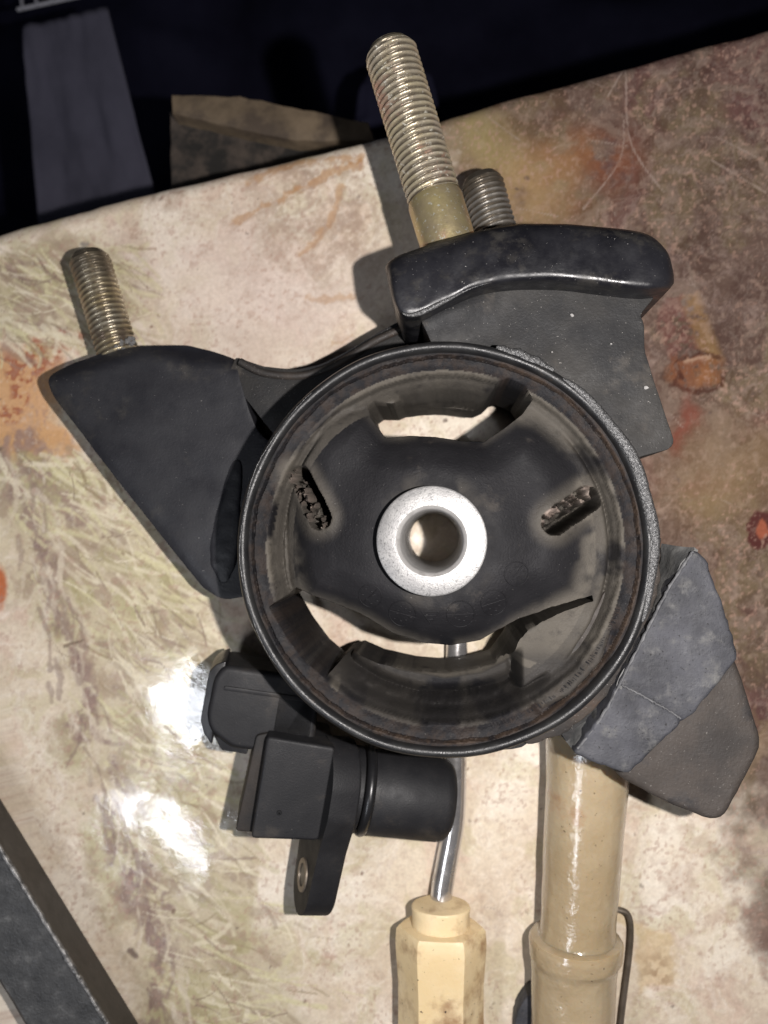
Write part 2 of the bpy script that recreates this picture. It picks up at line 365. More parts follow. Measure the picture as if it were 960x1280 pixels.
    # ---- left hand olive grass
    gm = np.clip(poly_sdf(wu, wv, [(-260, 300), (150, 320), (185, 400), (120, 440), (40, 430), (-260, 470)])/22+.5, 0, 1)
    g2 = np.clip(poly_sdf(wu, wv, [(-300, 560), (60, 545), (130, 590), (260, 770), (320, 860), (300, 960), (330, 1150), (420, 1400), (190, 1400), (140, 1120), (90, 960), (40, 760), (-20, 650), (-300, 640)])/30+.5, 0, 1)
    grass = np.maximum(gm, g2)
    lay(grass*.75, (.47, .405, .28)); lay(grass*sstep(.45, .62, n2)*.5, (.41, .37, .20)); lay(grass*sstep(.52, .66, n3)*.5, (.27, .19, .14))
    lay(np.clip(poly_sdf(wu, wv, [(-200, 450), (50, 440), (90, 500), (95, 560), (30, 570), (-200, 560)])/18+.5, 0, 1)*.8, (.52, .27, .11))
    lay(np.clip(poly_sdf(wu, wv, [(60, 425), (110, 425), (70, 470), (-10, 540), (-10, 470)])/12+.5, 0, 1)*sstep(.42, .6, n4)*.8, (.28, .07, .035))
    for a, b, c in (((10, 560), (60, 720), 22), ((55, 690), (110, 900), 22), ((100, 880), (190, 1110), 18), ((180, 1100), (215, 1300), 22), ((40, 540), (90, 640), 16)):
        dd = seg_dist(wu, wv, a, b); lay(sstep(c, c*.3, dd)*sstep(.34, .56, n4*.5+n3*.5)*.8, (.24, .165, .145))
    lay(sstep(18, 8, np.hypot((U+2)/.75, (V-735)/2.1)+5*(n4-.5))*.95, (.42, .12, .045))
    # ---- upper middle smudges
    for (cu, cv, ru, rv, k) in ((345, 222, 70, 40, .7), (410, 300, 70, 50, .5), (440, 250, 45, 50, .7), (360, 350, 100, 50, .25), (385, 215, 8, 14, .9), (200, 262, 9, 14, .7), (230, 238, 10, 16, .85), (335, 275, 60, 30, .4), (420, 290, 40, 40, .55), (290, 795, 38, 26, .6), (200, 245, 7, 16, .7), (330, 860, 30, 20, .3)):
        lay(np.exp(-(((wu-cu)/ru)**2+((wv-cv)/rv)**2))*k*.8*sstep(.30, .66, n5*.25+n4*.35+n3*.4), (.24, .165, .115))
    # strokes drawn into the print -------------------------------------------
    def stroke(pts, wd, col, k=1.0, rag=.5):
        pts = [np.array(p, float) for p in pts]; pu = [p[0] for p in pts]; pv = [p[1] for p in pts]
        if max(pu) < -60 or min(pu) > 1020 or min(pv) > 1340: return
        c = W(sum(pu)/len(pu), sum(pv)/len(pv)); rad = max(np.hypot(max(pu)-min(pu), max(pv)-min(pv))*.5+4*wd, 6)*H/FPX*1.15
        rel = Vector((c.x-EM.x, c.y-EM.y, 0)); sc = rel.dot(ED); tcn = -rel.dot(EN)
        i0, i1 = np.searchsorted(s, [sc-rad, sc+rad]); j0, j1 = np.searchsorted(t, [tcn-rad, tcn+rad])
        if i1-i0 < 2 or j1-j0 < 2: return
        sl = (slice(j0, j1), slice(i0, i1)); u = U[sl]; v = V[sl]; dd = None
        for a, b in zip(pts[:-1], pts[1:]):
            q = seg_dist(u, v, a, b); dd = q if dd is None else np.minimum(dd, q)
        m = sstep(wd, wd*.35, dd+wd*1.6*rag*(n4[sl]-.4))*k
        m = m[..., None]; C[sl] = C[sl]*(1-m)+np.array(col)*m
    rr = random.Random(5)
    def blade(k, wds, cols, kk, ls):
        if k % 4 == 0: u0 = rr.uniform(-20, 165); v0 = rr.uniform(305, 440); ang = rr.gauss(.5, .3)
        else:
            q = rr.random(); v0 = 560+q*740; u0 = np.interp(v0, [560, 700, 850, 1000, 1300], [60, 150, 195, 215, 280])+rr.gauss(0, 60); ang = np.interp(v0, [560, 800, 1100, 1300], [.55, .75, .45, .35])+rr.gauss(0, .28)
            if u0 < np.interp(v0, [560, 700, 900, 1110, 1300], [-20, 25, 85, 165, 195]): return
        L_ = rr.uniform(*ls); bend = rr.gauss(0, .25); p = [(u0, v0)]
        for j in range(4): ang += bend*.4; p.append((p[-1][0]+math.cos(ang)*L_/4, p[-1][1]+math.sin(ang)*L_/4))
        stroke(p, rr.choice(wds), rr.choice(cols), rr.uniform(*kk), .35)
    for k in range(330): blade(k, [4, 6, 8, 11], [(.25, .18, .145), (.31, .24, .17), (.38, .34, .19), (.33, .29, .15), (.42, .37, .23)], (.3, .6), (12, 45))
    for k in range(420): blade(k, [1.6, 2.4, 3.4, 4.6], [(.68, .61, .46), (.64, .57, .42), (.58, .53, .33)], (.35, .8), (22, 68))
    for k in range(300): blade(k, [1.1, 1.6, 2.2], [(.20, .14, .11), (.26, .2, .12)], (.35, .7), (14, 46))
    for k in range(90):       # dark bark lines
        q = rr.random(); v0 = 560+q*720; u0 = np.interp(v0, [560, 700, 900, 1110, 1300], [20, 52, 105, 185, 215])+rr.gauss(0, 15)
        ang = rr.gauss(1.2, .22); L_ = rr.uniform(20, 80)
        stroke([(u0, v0), (u0+math.cos(ang)*L_*.5, v0+math.sin(ang)*L_*.5), (u0+math.cos(ang+.2)*L_, v0+math.sin(ang+.2)*L_)], rr.uniform(2.5, 7), rr.choice([(.21, .145, .13), (.25, .18, .15), (.56, .48, .37), (.60, .52, .42)]), .55, .8)
    rust = (.36, .185, .07)
    for p, wd, k in (([(288, 282), (320, 262), (352, 248), (378, 232)], 6, .8), ([(310, 228), (350, 208), (400, 199), (452, 197)], 7, .75), ([(372, 236), (420, 214), (452, 204)], 7, .8), ([(378, 318), (395, 296), (415, 270), (428, 232)], 6, .75), ([(385, 373), (412, 374), (440, 370)], 6, .6), ([(412, 432), (440, 420)], 5, .5)):
        stroke([(q.x+rr.uniform(-2, 2), q.y+rr.uniform(-2, 2)) for q in spline([(a, b, 0) for a, b in p], 4)], wd*1.15, rust, k*.85, 1.1); stroke([(a+3, b+4) for a, b in p], wd*.5, (.25, .15, .09), k*.35, 1.3)
    for k in range(60):        # pale scratches
        u0 = rr.uniform(-20, 980); v0 = rr.uniform(60, 1280); ang = rr.gauss(.9, .6); L_ = rr.uniform(20, 70)
        stroke([(u0, v0), (u0+math.cos(ang)*L_, v0+math.sin(ang)*L_)], rr.uniform(.7, 1.4), (.62, .54, .47) if u0 < 560 else (.34, .27, .23), rr.uniform(.2, .5), 1.0)
    for p in ([(783, 80), (760, 120)], [(783, 85), (785, 160), (800, 200), (830, 240)], [(895, 170), (945, 195)], [(890, 200), (950, 235), (958, 240)], [(780, 150), (775, 200), (730, 260)]):
        stroke([(q.x, q.y) for q in spline([(a, b, 0) for a, b in p], 4)], 1.8, (.36, .28, .24), .45, 1.0)
    for k in range(230):       # darker flecks and stains
        u0 = rr.uniform(-20, 980); v0 = rr.uniform(60, 1300); r0 = rr.choice([1.2, 1.5, 2, 2.4, 3.5])
        stroke([(u0, v0), (u0+rr.uniform(-3, 3), v0+rr.uniform(-3, 3))], r0, rr.choice([(.14, .08, .06), (.2, .12, .09), (.1, .07, .06)]), rr.uniform(.4, .85), .6)
    stroke([(104, 305), (108, 305)], 6, (.16, .15, .15), .7); stroke([(163, 1190), (168, 1196)], 6, (.12, .08, .07), .8); stroke([(80, 808), (105, 800)], 3, (.15, .11, .08), .8)
    # fine pink-brown speckle everywhere
    lay(sstep(.62, .78, n5)*sstep(.30, .6, n2)*.5, (.36, .23, .18)); lay(sstep(.54, .68, n4)*sstep(.42, .62, n3)*.16*(1-rm), (.36, .26, .21)); lay(sstep(.30, .2, n5)*.16*(1-.8*rm), (.74, .68, .6))
    lay(sstep(.62, .74, n4)*.18, (.40, .29, .23)); lay(np.clip(poly_sdf(wu, wv, [(795, 1120), (830, 1160), (838, 1230), (800, 1265), (778, 1200)])/10+.5, 0, 1)*.6, (.52, .39, .22)); lay(np.exp(-(((wu-815)/22)**2+((wv-1225)/30)**2))*sstep(.45, .6, n4)*.7, (.26, .17, .10)); lay(np.exp(-(((wu-885)/60)**2+((wv-930)/80)**2))*sstep(.42, .62, n3)*.5, (.36, .28, .14))
    lay(np.exp(-(((wu-330)/190)**2+((wv-330)/110)**2))*.22, (.50, .40, .33))
    ny, nx = X.shape; idx = np.arange(nx*ny).reshape(ny, nx)
    F = np.stack([idx[:-1, :-1], idx[:-1, 1:], idx[1:, 1:], idx[1:, :-1]], -1).reshape(-1, 4)[:, ::-1]
    me = bpy.data.meshes.new('tablecloth'); nv = nx*ny; nf = len(F)
    me.vertices.add(nv); me.vertices.foreach_set('co', (np.stack([X, Y, Z], -1).reshape(-1)*S).astype(np.float32))
    me.loops.add(nf*4); me.loops.foreach_set('vertex_index', F.reshape(-1).astype(np.int32))
    me.polygons.add(nf); me.polygons.foreach_set('loop_start', np.arange(0, nf*4, 4, dtype=np.int32))
    me.update(calc_edges=True)
    me.polygons.foreach_set('use_smooth', np.ones(nf, bool))
    at = me.attributes.new('print', 'FLOAT_COLOR', 'POINT')
    at.data.foreach_set('color', np.concatenate([C, np.ones(C.shape[:2]+(1,))], -1).reshape(-1).astype(np.float32))
    m = bpy.data.materials.new('printed_vinyl'); m.use_nodes = True; nt = m.node_tree; b = nt.nodes['Principled BSDF']; L = nt.links.new
    a = N(nt, 'ShaderNodeAttribute', attribute_name='print'); tc = N(nt, 'ShaderNodeTexCoord')
    def noise(sc, det=4, rg=.6):
        n = N(nt, 'ShaderNodeTexNoise'); n.inputs['Scale'].default_value = sc; n.inputs['Detail'].default_value = det; n.inputs['Roughness'].default_value = rg
        L(tc.outputs['Object'], n.inputs['Vector']); return n.outputs['Fac']
    mr = N(nt, 'ShaderNodeMapRange'); mr.inputs[1].default_value = .3; mr.inputs[2].default_value = .7; mr.inputs[3].default_value = .92; mr.inputs[4].default_value = 1.07; L(noise(900), mr.inputs[0])
    vm = N(nt, 'ShaderNodeVectorMath', operation='SCALE'); L(a.outputs['Color'], vm.inputs[0]); L(mr.outputs[0], vm.inputs['Scale']); L(vm.outputs[0], b.inputs['Base Color'])
    r2 = N(nt, 'ShaderNodeMapRange'); r2.inputs[1].default_value = .35; r2.inputs[2].default_value = .65; r2.inputs[3].default_value = .05; r2.inputs[4].default_value = .17; L(noise(90, 5), r2.inputs[0]); L(r2.outputs[0], b.inputs['Roughness'])
    b.inputs['Specular IOR Level'].default_value = .5
    b1 = N(nt, 'ShaderNodeBump'); b1.inputs['Strength'].default_value = .36; b1.inputs['Distance'].default_value = .0012; L(noise(48, 2, .4), b1.inputs['Height'])
    b2 = N(nt, 'ShaderNodeBump'); b2.inputs['Strength'].default_value = .05; b2.inputs['Distance'].default_value = .0004; L(noise(700, 3), b2.inputs['Height']); L(b1.outputs[0], b2.inputs['Normal']); L(b2.outputs[0], b.inputs['Normal'])
    me.materials.append(m)
    o = bpy.data.objects.new('tablecloth', me); COL.objects.link(o)
    tag(o, 'glossy vinyl tablecloth printed with marbled cream, olive and rust patterns under the parts', 'tablecloth')
build_cloth()

# ------------------------------------------------------------------ things beyond the table edge
def plank():
    z = -60
    t = thing('wooden_box', W(300, 160, z-60), 'dirty wooden box with grimy front below the table edge', 'box')
    top = [W(214, 117, z), W(300, 120, z), W(460, 152, z), W(470, 176, z), W(370, 176, z), W(290, 160, z), W(216, 142, z)]
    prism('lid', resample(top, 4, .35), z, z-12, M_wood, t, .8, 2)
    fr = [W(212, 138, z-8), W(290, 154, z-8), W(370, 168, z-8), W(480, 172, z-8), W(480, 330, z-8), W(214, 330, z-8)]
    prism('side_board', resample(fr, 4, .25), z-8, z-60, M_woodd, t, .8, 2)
plank()
def sheet(name, top, bot, z1, z0, m, label, cat, amp=3, nx=40, ny=40, seed=0, parent=None):
    """hanging cloth between two pixel polylines, with folds and a thickness"""
    V = []; F = []
    def at(P, t):
        f = t*(len(P)-1); i = min(int(f), len(P)-2); q = f-i
        return P[i][0]*(1-q)+P[i+1][0]*q, P[i][1]*(1-q)+P[i+1][1]*q
    for side in (0, 1):
        for j in range(ny+1):
            for i in range(nx+1):
                a = at(top, i/nx); b = at(bot, i/nx); s_ = j/ny; z = z1*(1-s_)+z0*s_
                p = W(a[0]*(1-s_)+b[0]*s_, a[1]*(1-s_)+b[1]*s_, z)
                n = fbm(np.array([i*3.1/nx+seed]), np.array([j*2.3/ny]), .55, seed, 3)[0]-.5
                V.append(p+Vector((0, 0, amp*n*2-side*1.2)))
    K = (nx+1)*(ny+1)
    for j in range(ny):
        for i in range(nx):
            a = j*(nx+1)+i; F.append((a, a+nx+1, a+nx+2, a+1)); F.append((K+a, K+a+1, K+a+nx+2, K+a+nx+1))
    for i in range(nx):
        a = i; F.append((a, a+1, K+a+1, K+a)); a = ny*(nx+1)+i; F.append((a+1, a, K+a, K+a+1))
    for j in range(ny):
        a = j*(nx+1); F.append((a+nx+1, a, K+a, K+a+nx+1)); a = j*(nx+1)+nx; F.append((a, a+nx+1, K+a+nx+1, K+a))
    o = obj(name, V, F, m, parent, True, None)
    return tag(o, label, cat)
sheet('grey_cloth', [(27, 33), (80, 22), (134, 8)], [(53, 330), (130, 330), (215, 330)], -130, -138, M_grey, 'grey blue cloth strip hanging in the dark left of the wooden box', 'cloth', 2.2, seed=3)
sheet('navy_cloth', [(-350, -260), (300, -260), (1300, -260)], [(-350, 330), (400, 360), (1300, 330)], -420, -440, M_navy, 'very dark navy cloth in deep folds beyond the table edge', 'cloth', 45, 60, 40, seed=8)
sheet('blue_rag', [(455, 92), (495, 80), (540, 96)], [(430, 190), (500, 200), (560, 190)], -200, -215, M_navy, 'dark blue rag just behind the long bolt', 'rag', 6, 24, 20, seed=5)
def crate():
    z = -214
    t = thing('plastic_grille', W(62, 6, z), 'pale plastic grille with short bars above the grey cloth', 'grille')
    def bar(name, a, b, r): tube(name, [a, a.lerp(b, .5), b], r, M_pale, t, 8)
    bar('rail', W(22, 12, z), W(104, -6, z), 1.1)
    for k in range(5): bar('bar', W(28+k*18, 11-k*4, z+1), W(24+k*18, -30-k*4, z+1), .8)
crate()

# ------------------------------------------------------------------ the engine mount
ZL = 55.0                                             # height of the ring's rim above the table
CX, CY, _ = W(553, 686, ZL); CR = 261*(H-ZL)/FPX      # ring centre and outer radius
mount = thing('engine_mount', (CX, CY, 0), 'black engine mount with round rubber bushing, three brackets and threaded bolts on the tablecloth', 'engine mount')
k1 = CR
jr = lambda a, h: .10*math.sin(5*a+h*.2)+.06*math.sin(13*a+1)
lathe('outer_ring', [(k1-2.4, 8), (k1-.2, 8.6), (k1, 10), (k1-.1, ZL-3.4), (k1+.15, ZL-1.8), (k1-.35, ZL-.5), (k1-1.1, ZL), (k1-1.9, ZL-.3), (k1-2.3, ZL-1.3), (k1-2.4, ZL-4)], 200, M_ring, mount, (CX, CY, 0), closed=True, jit=jr, angle=60)

def build_rubber():
    st = .27; Rm = k1-2.2; n = int(2*Rm/st)+3
    g = np.linspace(-Rm, Rm, n); X, Y = np.meshgrid(CX+g, CY+g); st = g[1]-g[0]
    r = np.hypot(X-CX, Y-CY); th = np.arctan2(Y-CY, X-CX)
    nz = fbm(X, Y, 6, 41, 4)-.5; nf = fbm(X, Y, 1.6, 42, 3)-.5
    rr = r+.9*nz+.45*nf
    zl = np.interp(rr, [30, 35.6, 36.3, 37.2, 38.3, 39.3, 40.15, 40.45, 42.2, 43.6, 43.9, 44.2, 45.4], [14, 14, 24, 35, 42.5, 45.6, 47.0, 50.3, 51.5, 52.1, 51.2, 52.6, 52.6])
    web = WP([(368, 570), (380, 538), (408, 517), (440, 509), (462, 517), (482, 543), (500, 545), (520, 541), (545, 541), (575, 546), (605, 549), (625, 536), (645, 524), (672, 528), (702, 553), (722, 585), (730, 640), (728, 700), (718, 738), (680, 757), (640, 778), (615, 795), (590, 803), (560, 806), (525, 802), (495, 792), (460, 772), (420, 755), (385, 745), (373, 722), (368, 640)], 50)
    sd = poly_sdf(X, Y, web)
    out = np.clip(-sd, 0, None)
    zw = 48.5+3.5*sstep(-1, 9, sd)+2.5*sstep(26, 14, np.hypot(X-W(540, 676, 57).x, Y-W(540, 676, 57).y)) - (6.0-4.4*sstep(CX+2, CX+16, X)+1.2*sstep(CX-8, CX-26, X))*sstep(-4, 7, -sd) - 22*sstep(6, 9, out)*np.maximum(sstep(CY-14, CY-19, Y)*sstep(CX+19, CX+15, X), sstep(CY+24, CY+27, Y)*sstep(13, 10, np.abs(X-CX-1)))
    z = smax(zl, zw, 5.0)
    # upper bumper
    bp = WP([(497, 487), (530, 478), (580, 480), (612, 490), (600, 520), (560, 530), (510, 528)], 43)
    sb = poly_sdf(X, Y, bp)
    z = smax(z, 43-30*sstep(-.5, .6, -sb) - 17*sstep(38.6, 36.4, r), .8)
    bl = WP([(455, 488), (494, 482), (504, 516), (470, 520), (455, 512)], 44)           # fillet left of the bumper
    z = smax(z, 44-30*sstep(0, 3, -poly_sdf(X, Y, bl))-6*sstep(39, 35, r), 1.5)
    # lower bumper
    bb = WP([(424, 842), (440, 818), (456, 806), (500, 828), (556, 838), (600, 832), (640, 812), (668, 822), (664, 862), (604, 892), (556, 899), (500, 891), (450, 870)], 33)
    sb2 = poly_sdf(X, Y, bb)
    z = smax(z, 36.0-1.8*sstep(1.6, 0, sb2)-20*sstep(-.1, .9, -sb2)-4.5*sstep(33.5, 38.3, r+.6*nz)-2.5*np.exp(-(((X-W(590, 868, 31).x)/7)**2+((Y-W(590, 868, 31).y)/2.2)**2)), .7)
    # torn chunk at the lower right
    ch = WP([(625, 800), (650, 780), (690, 762), (735, 746), (748, 775), (735, 815), (700, 852), (668, 868), (648, 852), (640, 825)], 36)
    sc = poly_sdf(X, Y, ch)
    z = smax(z, 35.0+4.0*sstep(0, 5, sc)+1.2*nz+.35*nf-1.5*sstep(.9, 0, sc)-16*sstep(0, 1.6, -sc), 1.6)
    z = z-1.3*np.exp(-((sc+.5)/.9)**2)*sstep(CY-16, CY-20, Y)
    # side holes, torn inside
    holes = np.zeros_like(X); flesh = np.zeros_like(X)
    for (a, b, rad, sg) in ((W(376, 598, 47), W(403, 647, 47), 14.5*185/FPX, 1), (W(690, 652, 47), W(733, 624, 47), 16*185/FPX, -1)):
        d = seg_dist(X, Y, a, b)-rad
        rim = np.exp(-((d-.6)/1.3)**2)
        ca, sa = (b-a).normalized().x, (b-a).normalized().y
        al = (X-a.x)*ca+(Y-a.y)*sa; pe = -(X-a.x)*sa+(Y-a.y)*ca
        rid = sstep(.40, .62, fbm(al*1.25+pe*.5, pe*.55, 1.15, 83+int(sg), 3, .6))
        deep = 7+17*sstep(-.4, 1.6, pe*sg+nf*2)-8*rid*sstep(.2, .9, rid)*sstep(2.2, .2, pe*sg)+6*nf
        z = z+.5*rim-deep*sstep(.25, -.55, d+.5*nf)
        flesh = np.maximum(flesh, sstep(.3, -.4, d)*sstep(.25, .8, rid)*sstep(2.0, -.5, pe*sg)*(.45 if sg > 0 else .55+.45*sstep(4, -1, al)))
        holes = np.maximum(holes, sstep(4.2, .0, d))
    bot = sstep(math.radians(-128), math.radians(-120), th)*sstep(math.radians(-48), math.radians(-56), th)
    z = z-4.0*bot*np.exp(-((r+.5*nz-38.5)/.75)**2)-2.0*sstep(.7, .85, np.abs(np.cos(th)))*np.exp(-((r-38.9)/.6)**2)
    z = z+.14*nz+.05*nf+.35*(fbm(X, Y, 2.2, 81, 3)-.5)*sstep(34, 38, r)
    # openings through the rubber
    c1 = [W(463, 522, 47), W(482, 547, 48), W(510, 544, 48), W(545, 546, 48), W(580, 551, 48), W(605, 552, 48), W(628, 538, 47), W(650, 522, 44), W(655, 515, 30), W(640, 508, 20), W(620, 504, 15), W(611, 507, 15), W(602, 516, 15), W(590, 521, 15), W(560, 517, 15), W(530, 517, 15), W(507, 520, 15), W(498, 524, 15), W(478, 522, 17), W(466, 519, 30)]
    c2 = [W(368, 735, 46), W(400, 749, 48), W(450, 768, 48), W(490, 792, 48), W(530, 805, 48), W(565, 808, 48), W(600, 801, 48), W(622, 787, 48), W(650, 772, 47), W(690, 757, 46), W(737, 743, 44), W(734, 748, 40), W(708, 757, 40), W(690, 763, 39), W(668, 774, 38), W(655, 779, 36), W(643, 788, 32), W(630, 800, 22), W(612, 814, 15), W(585, 821, 15), W(556, 825, 15), W(520, 822, 15), W(480, 813, 15), W(455, 802, 15), W(441, 806, 15), W(430, 817, 15), W(410, 800, 15), W(390, 773, 15), W(372, 742, 15)]
    rc = np.hypot(X-W(540, 676, 57).x, Y-W(540, 676, 57).y)
    jag = .55*nf+.25*nz
    f_cut = np.minimum(np.minimum(-poly_sdf(X, Y, c1)+jag*.35, -poly_sdf(X, Y, c2)+jag*(.12+.75*sstep(CX+11, CX+17, X))), np.minimum(rc-11.2, Rm-r))     # >0 = rubber
    gy, gx = np.gradient(f_cut, st); gl = np.maximum(gx*gx+gy*gy, .2)
    keepv = f_cut > -.001
    kf = keepv[:-1, :-1].astype(int)+keepv[:-1, 1:]+keepv[1:, :-1]+keepv[1:, 1:]
    keep = kf >= 2
    bnd = np.zeros_like(keepv); nk = np.zeros(X.shape, int)
    for dy in (0, 1):
        for dx in (0, 1):
            nk[dy:n-1+dy, dx:n-1+dx] += keep
    bnd = (nk > 0) & (nk < 4)
    mv = bnd & (np.abs(f_cut) < 2*st)
    X2 = np.where(mv, X-f_cut*gx/gl, X); Y2 = np.where(mv, Y-f_cut*gy/gl, Y)
    idx = -np.ones(X.shape, int); used = nk > 0; idx[used] = np.arange(used.sum())
    V = np.stack([X2[used], Y2[used], z[used]], -1)
    jj, ii = np.nonzero(keep)
    F = np.stack([idx[jj, ii], idx[jj, ii+1], idx[jj+1, ii+1], idx[jj+1, ii]], -1)
    # walls of the openings down to the back of the bushing
    E = np.concatenate([F[:, [0, 1]], F[:, [1, 2]], F[:, [2, 3]], F[:, [3, 0]]])
    key = np.minimum(E[:, 0], E[:, 1])*10**7+np.maximum(E[:, 0], E[:, 1])
    _, inv, cnt = np.unique(key, return_inverse=True, return_counts=True)
    be = E[cnt[inv] == 1]
    bv = np.unique(be); low = {}; base = len(V); V2 = [V]; zs = [.75, .4, .0]
    mp = -np.ones(len(V), int); mp[bv] = np.arange(len(bv)); nb = len(bv)
    prev_off = None; Fw = []
    for li, q in enumerate(zs):
        P = V[bv].copy(); P[:, 2] = 12+(P[:, 2]-12)*q
        a = base+li*nb
        V2.append(P)
        if li == 0: A, B = be[:, 0], be[:, 1]
        else: A, B = mp[be[:, 0]]+a-nb, mp[be[:, 1]]+a-nb
        Fw.append(np.stack([B, A, mp[be[:, 0]]+a, mp[be[:, 1]]+a], -1))
    Vall = np.concatenate(V2); Fall = np.concatenate([F]+Fw)
    o = obj('rubber_bushing', Vall, Fall, M_rubber, mount, True, 55)
    # dust and rust amounts
    dust = np.clip(1.0*sstep(-2.5, 2.5, -sd)*(r < 41.2)*sstep(.36, .58, fbm(X, Y, 7, 91, 4)+.06)*(1-.65*sstep(CY-22, CY-27, Y)*(X > CX-24)) + .75*holes + .35*sstep(20, 24, rc)*sstep(1.0, -.0, np.abs(sd)/4-0.2)*0, 0, 1)
    dust = np.maximum(dust, .35*sstep(.0, .25, nz)*sstep(17, 12.5, rc))
    dust = np.maximum(dust, .35*(sc > 0)); dust = np.maximum(dust, .9*sstep(1.7, .6, np.hypot((X-W(742, 700, 48).x)/1.4, (Y-W(742, 700, 48).y)/6)*1.6))
    dust = np.maximum(dust, 1.5*sstep(1.5, .2, np.abs(sb2-.2))*(r < 34.5)); dust = np.maximum(dust, (.15+.75*sstep(-.25, -.75, np.cos(th+.15)))*(r > 36)*(r < 40.3))
    pn = fbm(X, Y, 5, 61, 5, .65)
    rust = sstep(40.4, 41.4, rr)*sstep(.36, .70, fbm(X, Y, 2.4, 61, 5, .7))*.45+.8*sstep(.55, .15, np.abs(r-44.15+.5*nz))*sstep(.3, .5, pn)*sstep(-.9, .6, np.cos(th+.3))
    dust = dust*(.75+.5*fbm(X, Y, 7, 71, 3))*np.where((r > 35.5) & (r < 40.3), .72, 1.0)
    for nm, arr in (('dust', dust), ('rust', rust), ('flesh', flesh)):
        vals = np.concatenate([arr[used]]+[arr[used][bv]]*3).astype(np.float32)
        at = o.data.attributes.new(nm, 'FLOAT', 'POINT'); at.data.foreach_set('value', np.clip(vals, 0, 1))
    def hz(x, y):
        i = int(round((x-X[0, 0])/st)); j = int(round((y-Y[0, 0])/st)); return float(z[min(max(j, 0), n-1), min(max(i, 0), n-1)])
    return o, hz
rubber, rub_z = build_rubber()
# moulded date marks and arrow on the rubber
def emboss():
    for (u, v, rp, ang, nd) in ((463, 745, 15, -.75, 7), (503, 767, 17, .25, 9), (575.5, 767, 17, -.05, 9), (617, 753, 16, -.3, 8), (645, 717, 15, -.9, 5)):
        c = W(u, v, 52); R = rp*(H-52)/FPX
        zz = lambda x, y: rub_z(x, y)+.07
        ringp = [Vector((c.x+R*math.cos(a), c.y+R*math.sin(a), zz(c.x+R*math.cos(a), c.y+R*math.sin(a)))) for a in np.linspace(0, 2*math.pi, 33)]
        parts = [tube_data(ringp, .13, 6)]
        dx, dy = math.cos(ang)*R, -math.sin(ang)*R
        parts.append(tube_data([Vector((c.x+dx*k, c.y+dy*k, zz(c.x+dx*k, c.y+dy*k))) for k in np.linspace(-1, 1, 7)], .13, 6))
        for k in range(nd):
            a = 2*math.pi*k/nd+.3; q = R*random.uniform(.35, .72); x, y = c.x+q*math.cos(a), c.y+q*math.sin(a)
            parts.append(tube_data([Vector((x-.2, y, zz(x, y))), Vector((x, y+.05, zz(x, y)+.06)), Vector((x+.2, y, zz(x, y)))], .16, 6))
        V, F = join(parts); obj('date_mark', V, F, M_rubber, rubber)
    tri = [W(527, 763, 52), W(549, 763, 52), W(538, 779, 52), W(527, 763, 52)]; pp = []
    for a, b in zip(tri[:-1], tri[1:]): pp += [a.lerp(b, q) for q in np.linspace(0, 1, 6)]
    parts = [tube_data([Vector((p.x, p.y, rub_z(p.x, p.y)+.05)) for p in pp], .15, 6)]
    for q in (.35, .65): parts.append(tube_data([Vector((p.x, p.y, rub_z(p.x, p.y)+.03)) for p in (tri[0].lerp(tri[2], q), tri[0].lerp(tri[2], q).lerp(tri[1].lerp(tri[2], q), .5), tri[1].lerp(tri[2], q))], .14, 6))
    V, F = join(parts); obj('arrow_mark', V, F, M_rubber, rubber)
    # worn raised lettering along the lower right of the ring: too worn to read, only ticks
    parts = []
    for k in range(46):
        a = math.radians(-75+k*1.35); rr_ = 41.9-.2*(k % 2)
        if k % 9 == 8: continue
        for q in range(2):
            a2 = a+random.uniform(-.006, .006)+q*.011; l = random.uniform(.2, .5)
            p0 = Vector((CX+(rr_-l)*math.cos(a2), CY+(rr_-l)*math.sin(a2))); p1 = Vector((CX+(rr_+l)*math.cos(a2+.004), CY+(rr_+l)*math.sin(a2+.004)))
            parts.append(tube_data([Vector((p0.x, p0.y, rub_z(*p0)+.03)), Vector((p1.x, p1.y, rub_z(*p1)+.0))], .10, 5))
    V, F = join(parts); o = obj('worn_lettering', V, F, M_rubber, rubber)
emboss()
# inner steel sleeve
sx, sy, _ = W(539.5, 676.3, 59); d59 = (H-59)/FPX; Ro = 69.5*d59; Rb = 39.5*d59
slv = lathe('inner_sleeve', [(Rb+.9, 59), (Ro-.5, 59), (Ro-.12, 58.85), (Ro, 58.4), (Ro, 3), (Rb+.5, 1.0)], 128, M_sleeve, mount, (sx, sy, 0), angle=40)
# (ring shaped: remove the end caps made by the lathe)
bmx = bmesh.new(); bmx.from_mesh(slv.data); bmesh.ops.delete(bmx, geom=[f for f in bmx.faces if len(f.verts) > 8], context='FACES_ONLY'); bmx.to_mesh(slv.data); bmx.free()
br = lathe('bore', [(Rb+.9, 59.0), (Rb+.25, 58.3), (Rb, 57.4), (Rb, 2.2), (Rb+.5, 1.0)], 128, M_bore, slv, (sx, sy, 0), angle=60)
bmx = bmesh.new(); bmx.from_mesh(br.data); bmesh.ops.delete(bmx, geom=[f for f in bmx.faces if len(f.verts) > 8], context='FACES_ONLY'); bmx.to_mesh(br.data); bmx.free()

def ring_arc(a0, a1, R=None, n=24):
    R = R or k1-.6
    return [Vector((CX+R*math.cos(math.radians(a0+(a1-a0)*i/n)), CY+R*math.sin(math.radians(a0+(a1-a0)*i/n)), 0)) for i in range(n+1)]
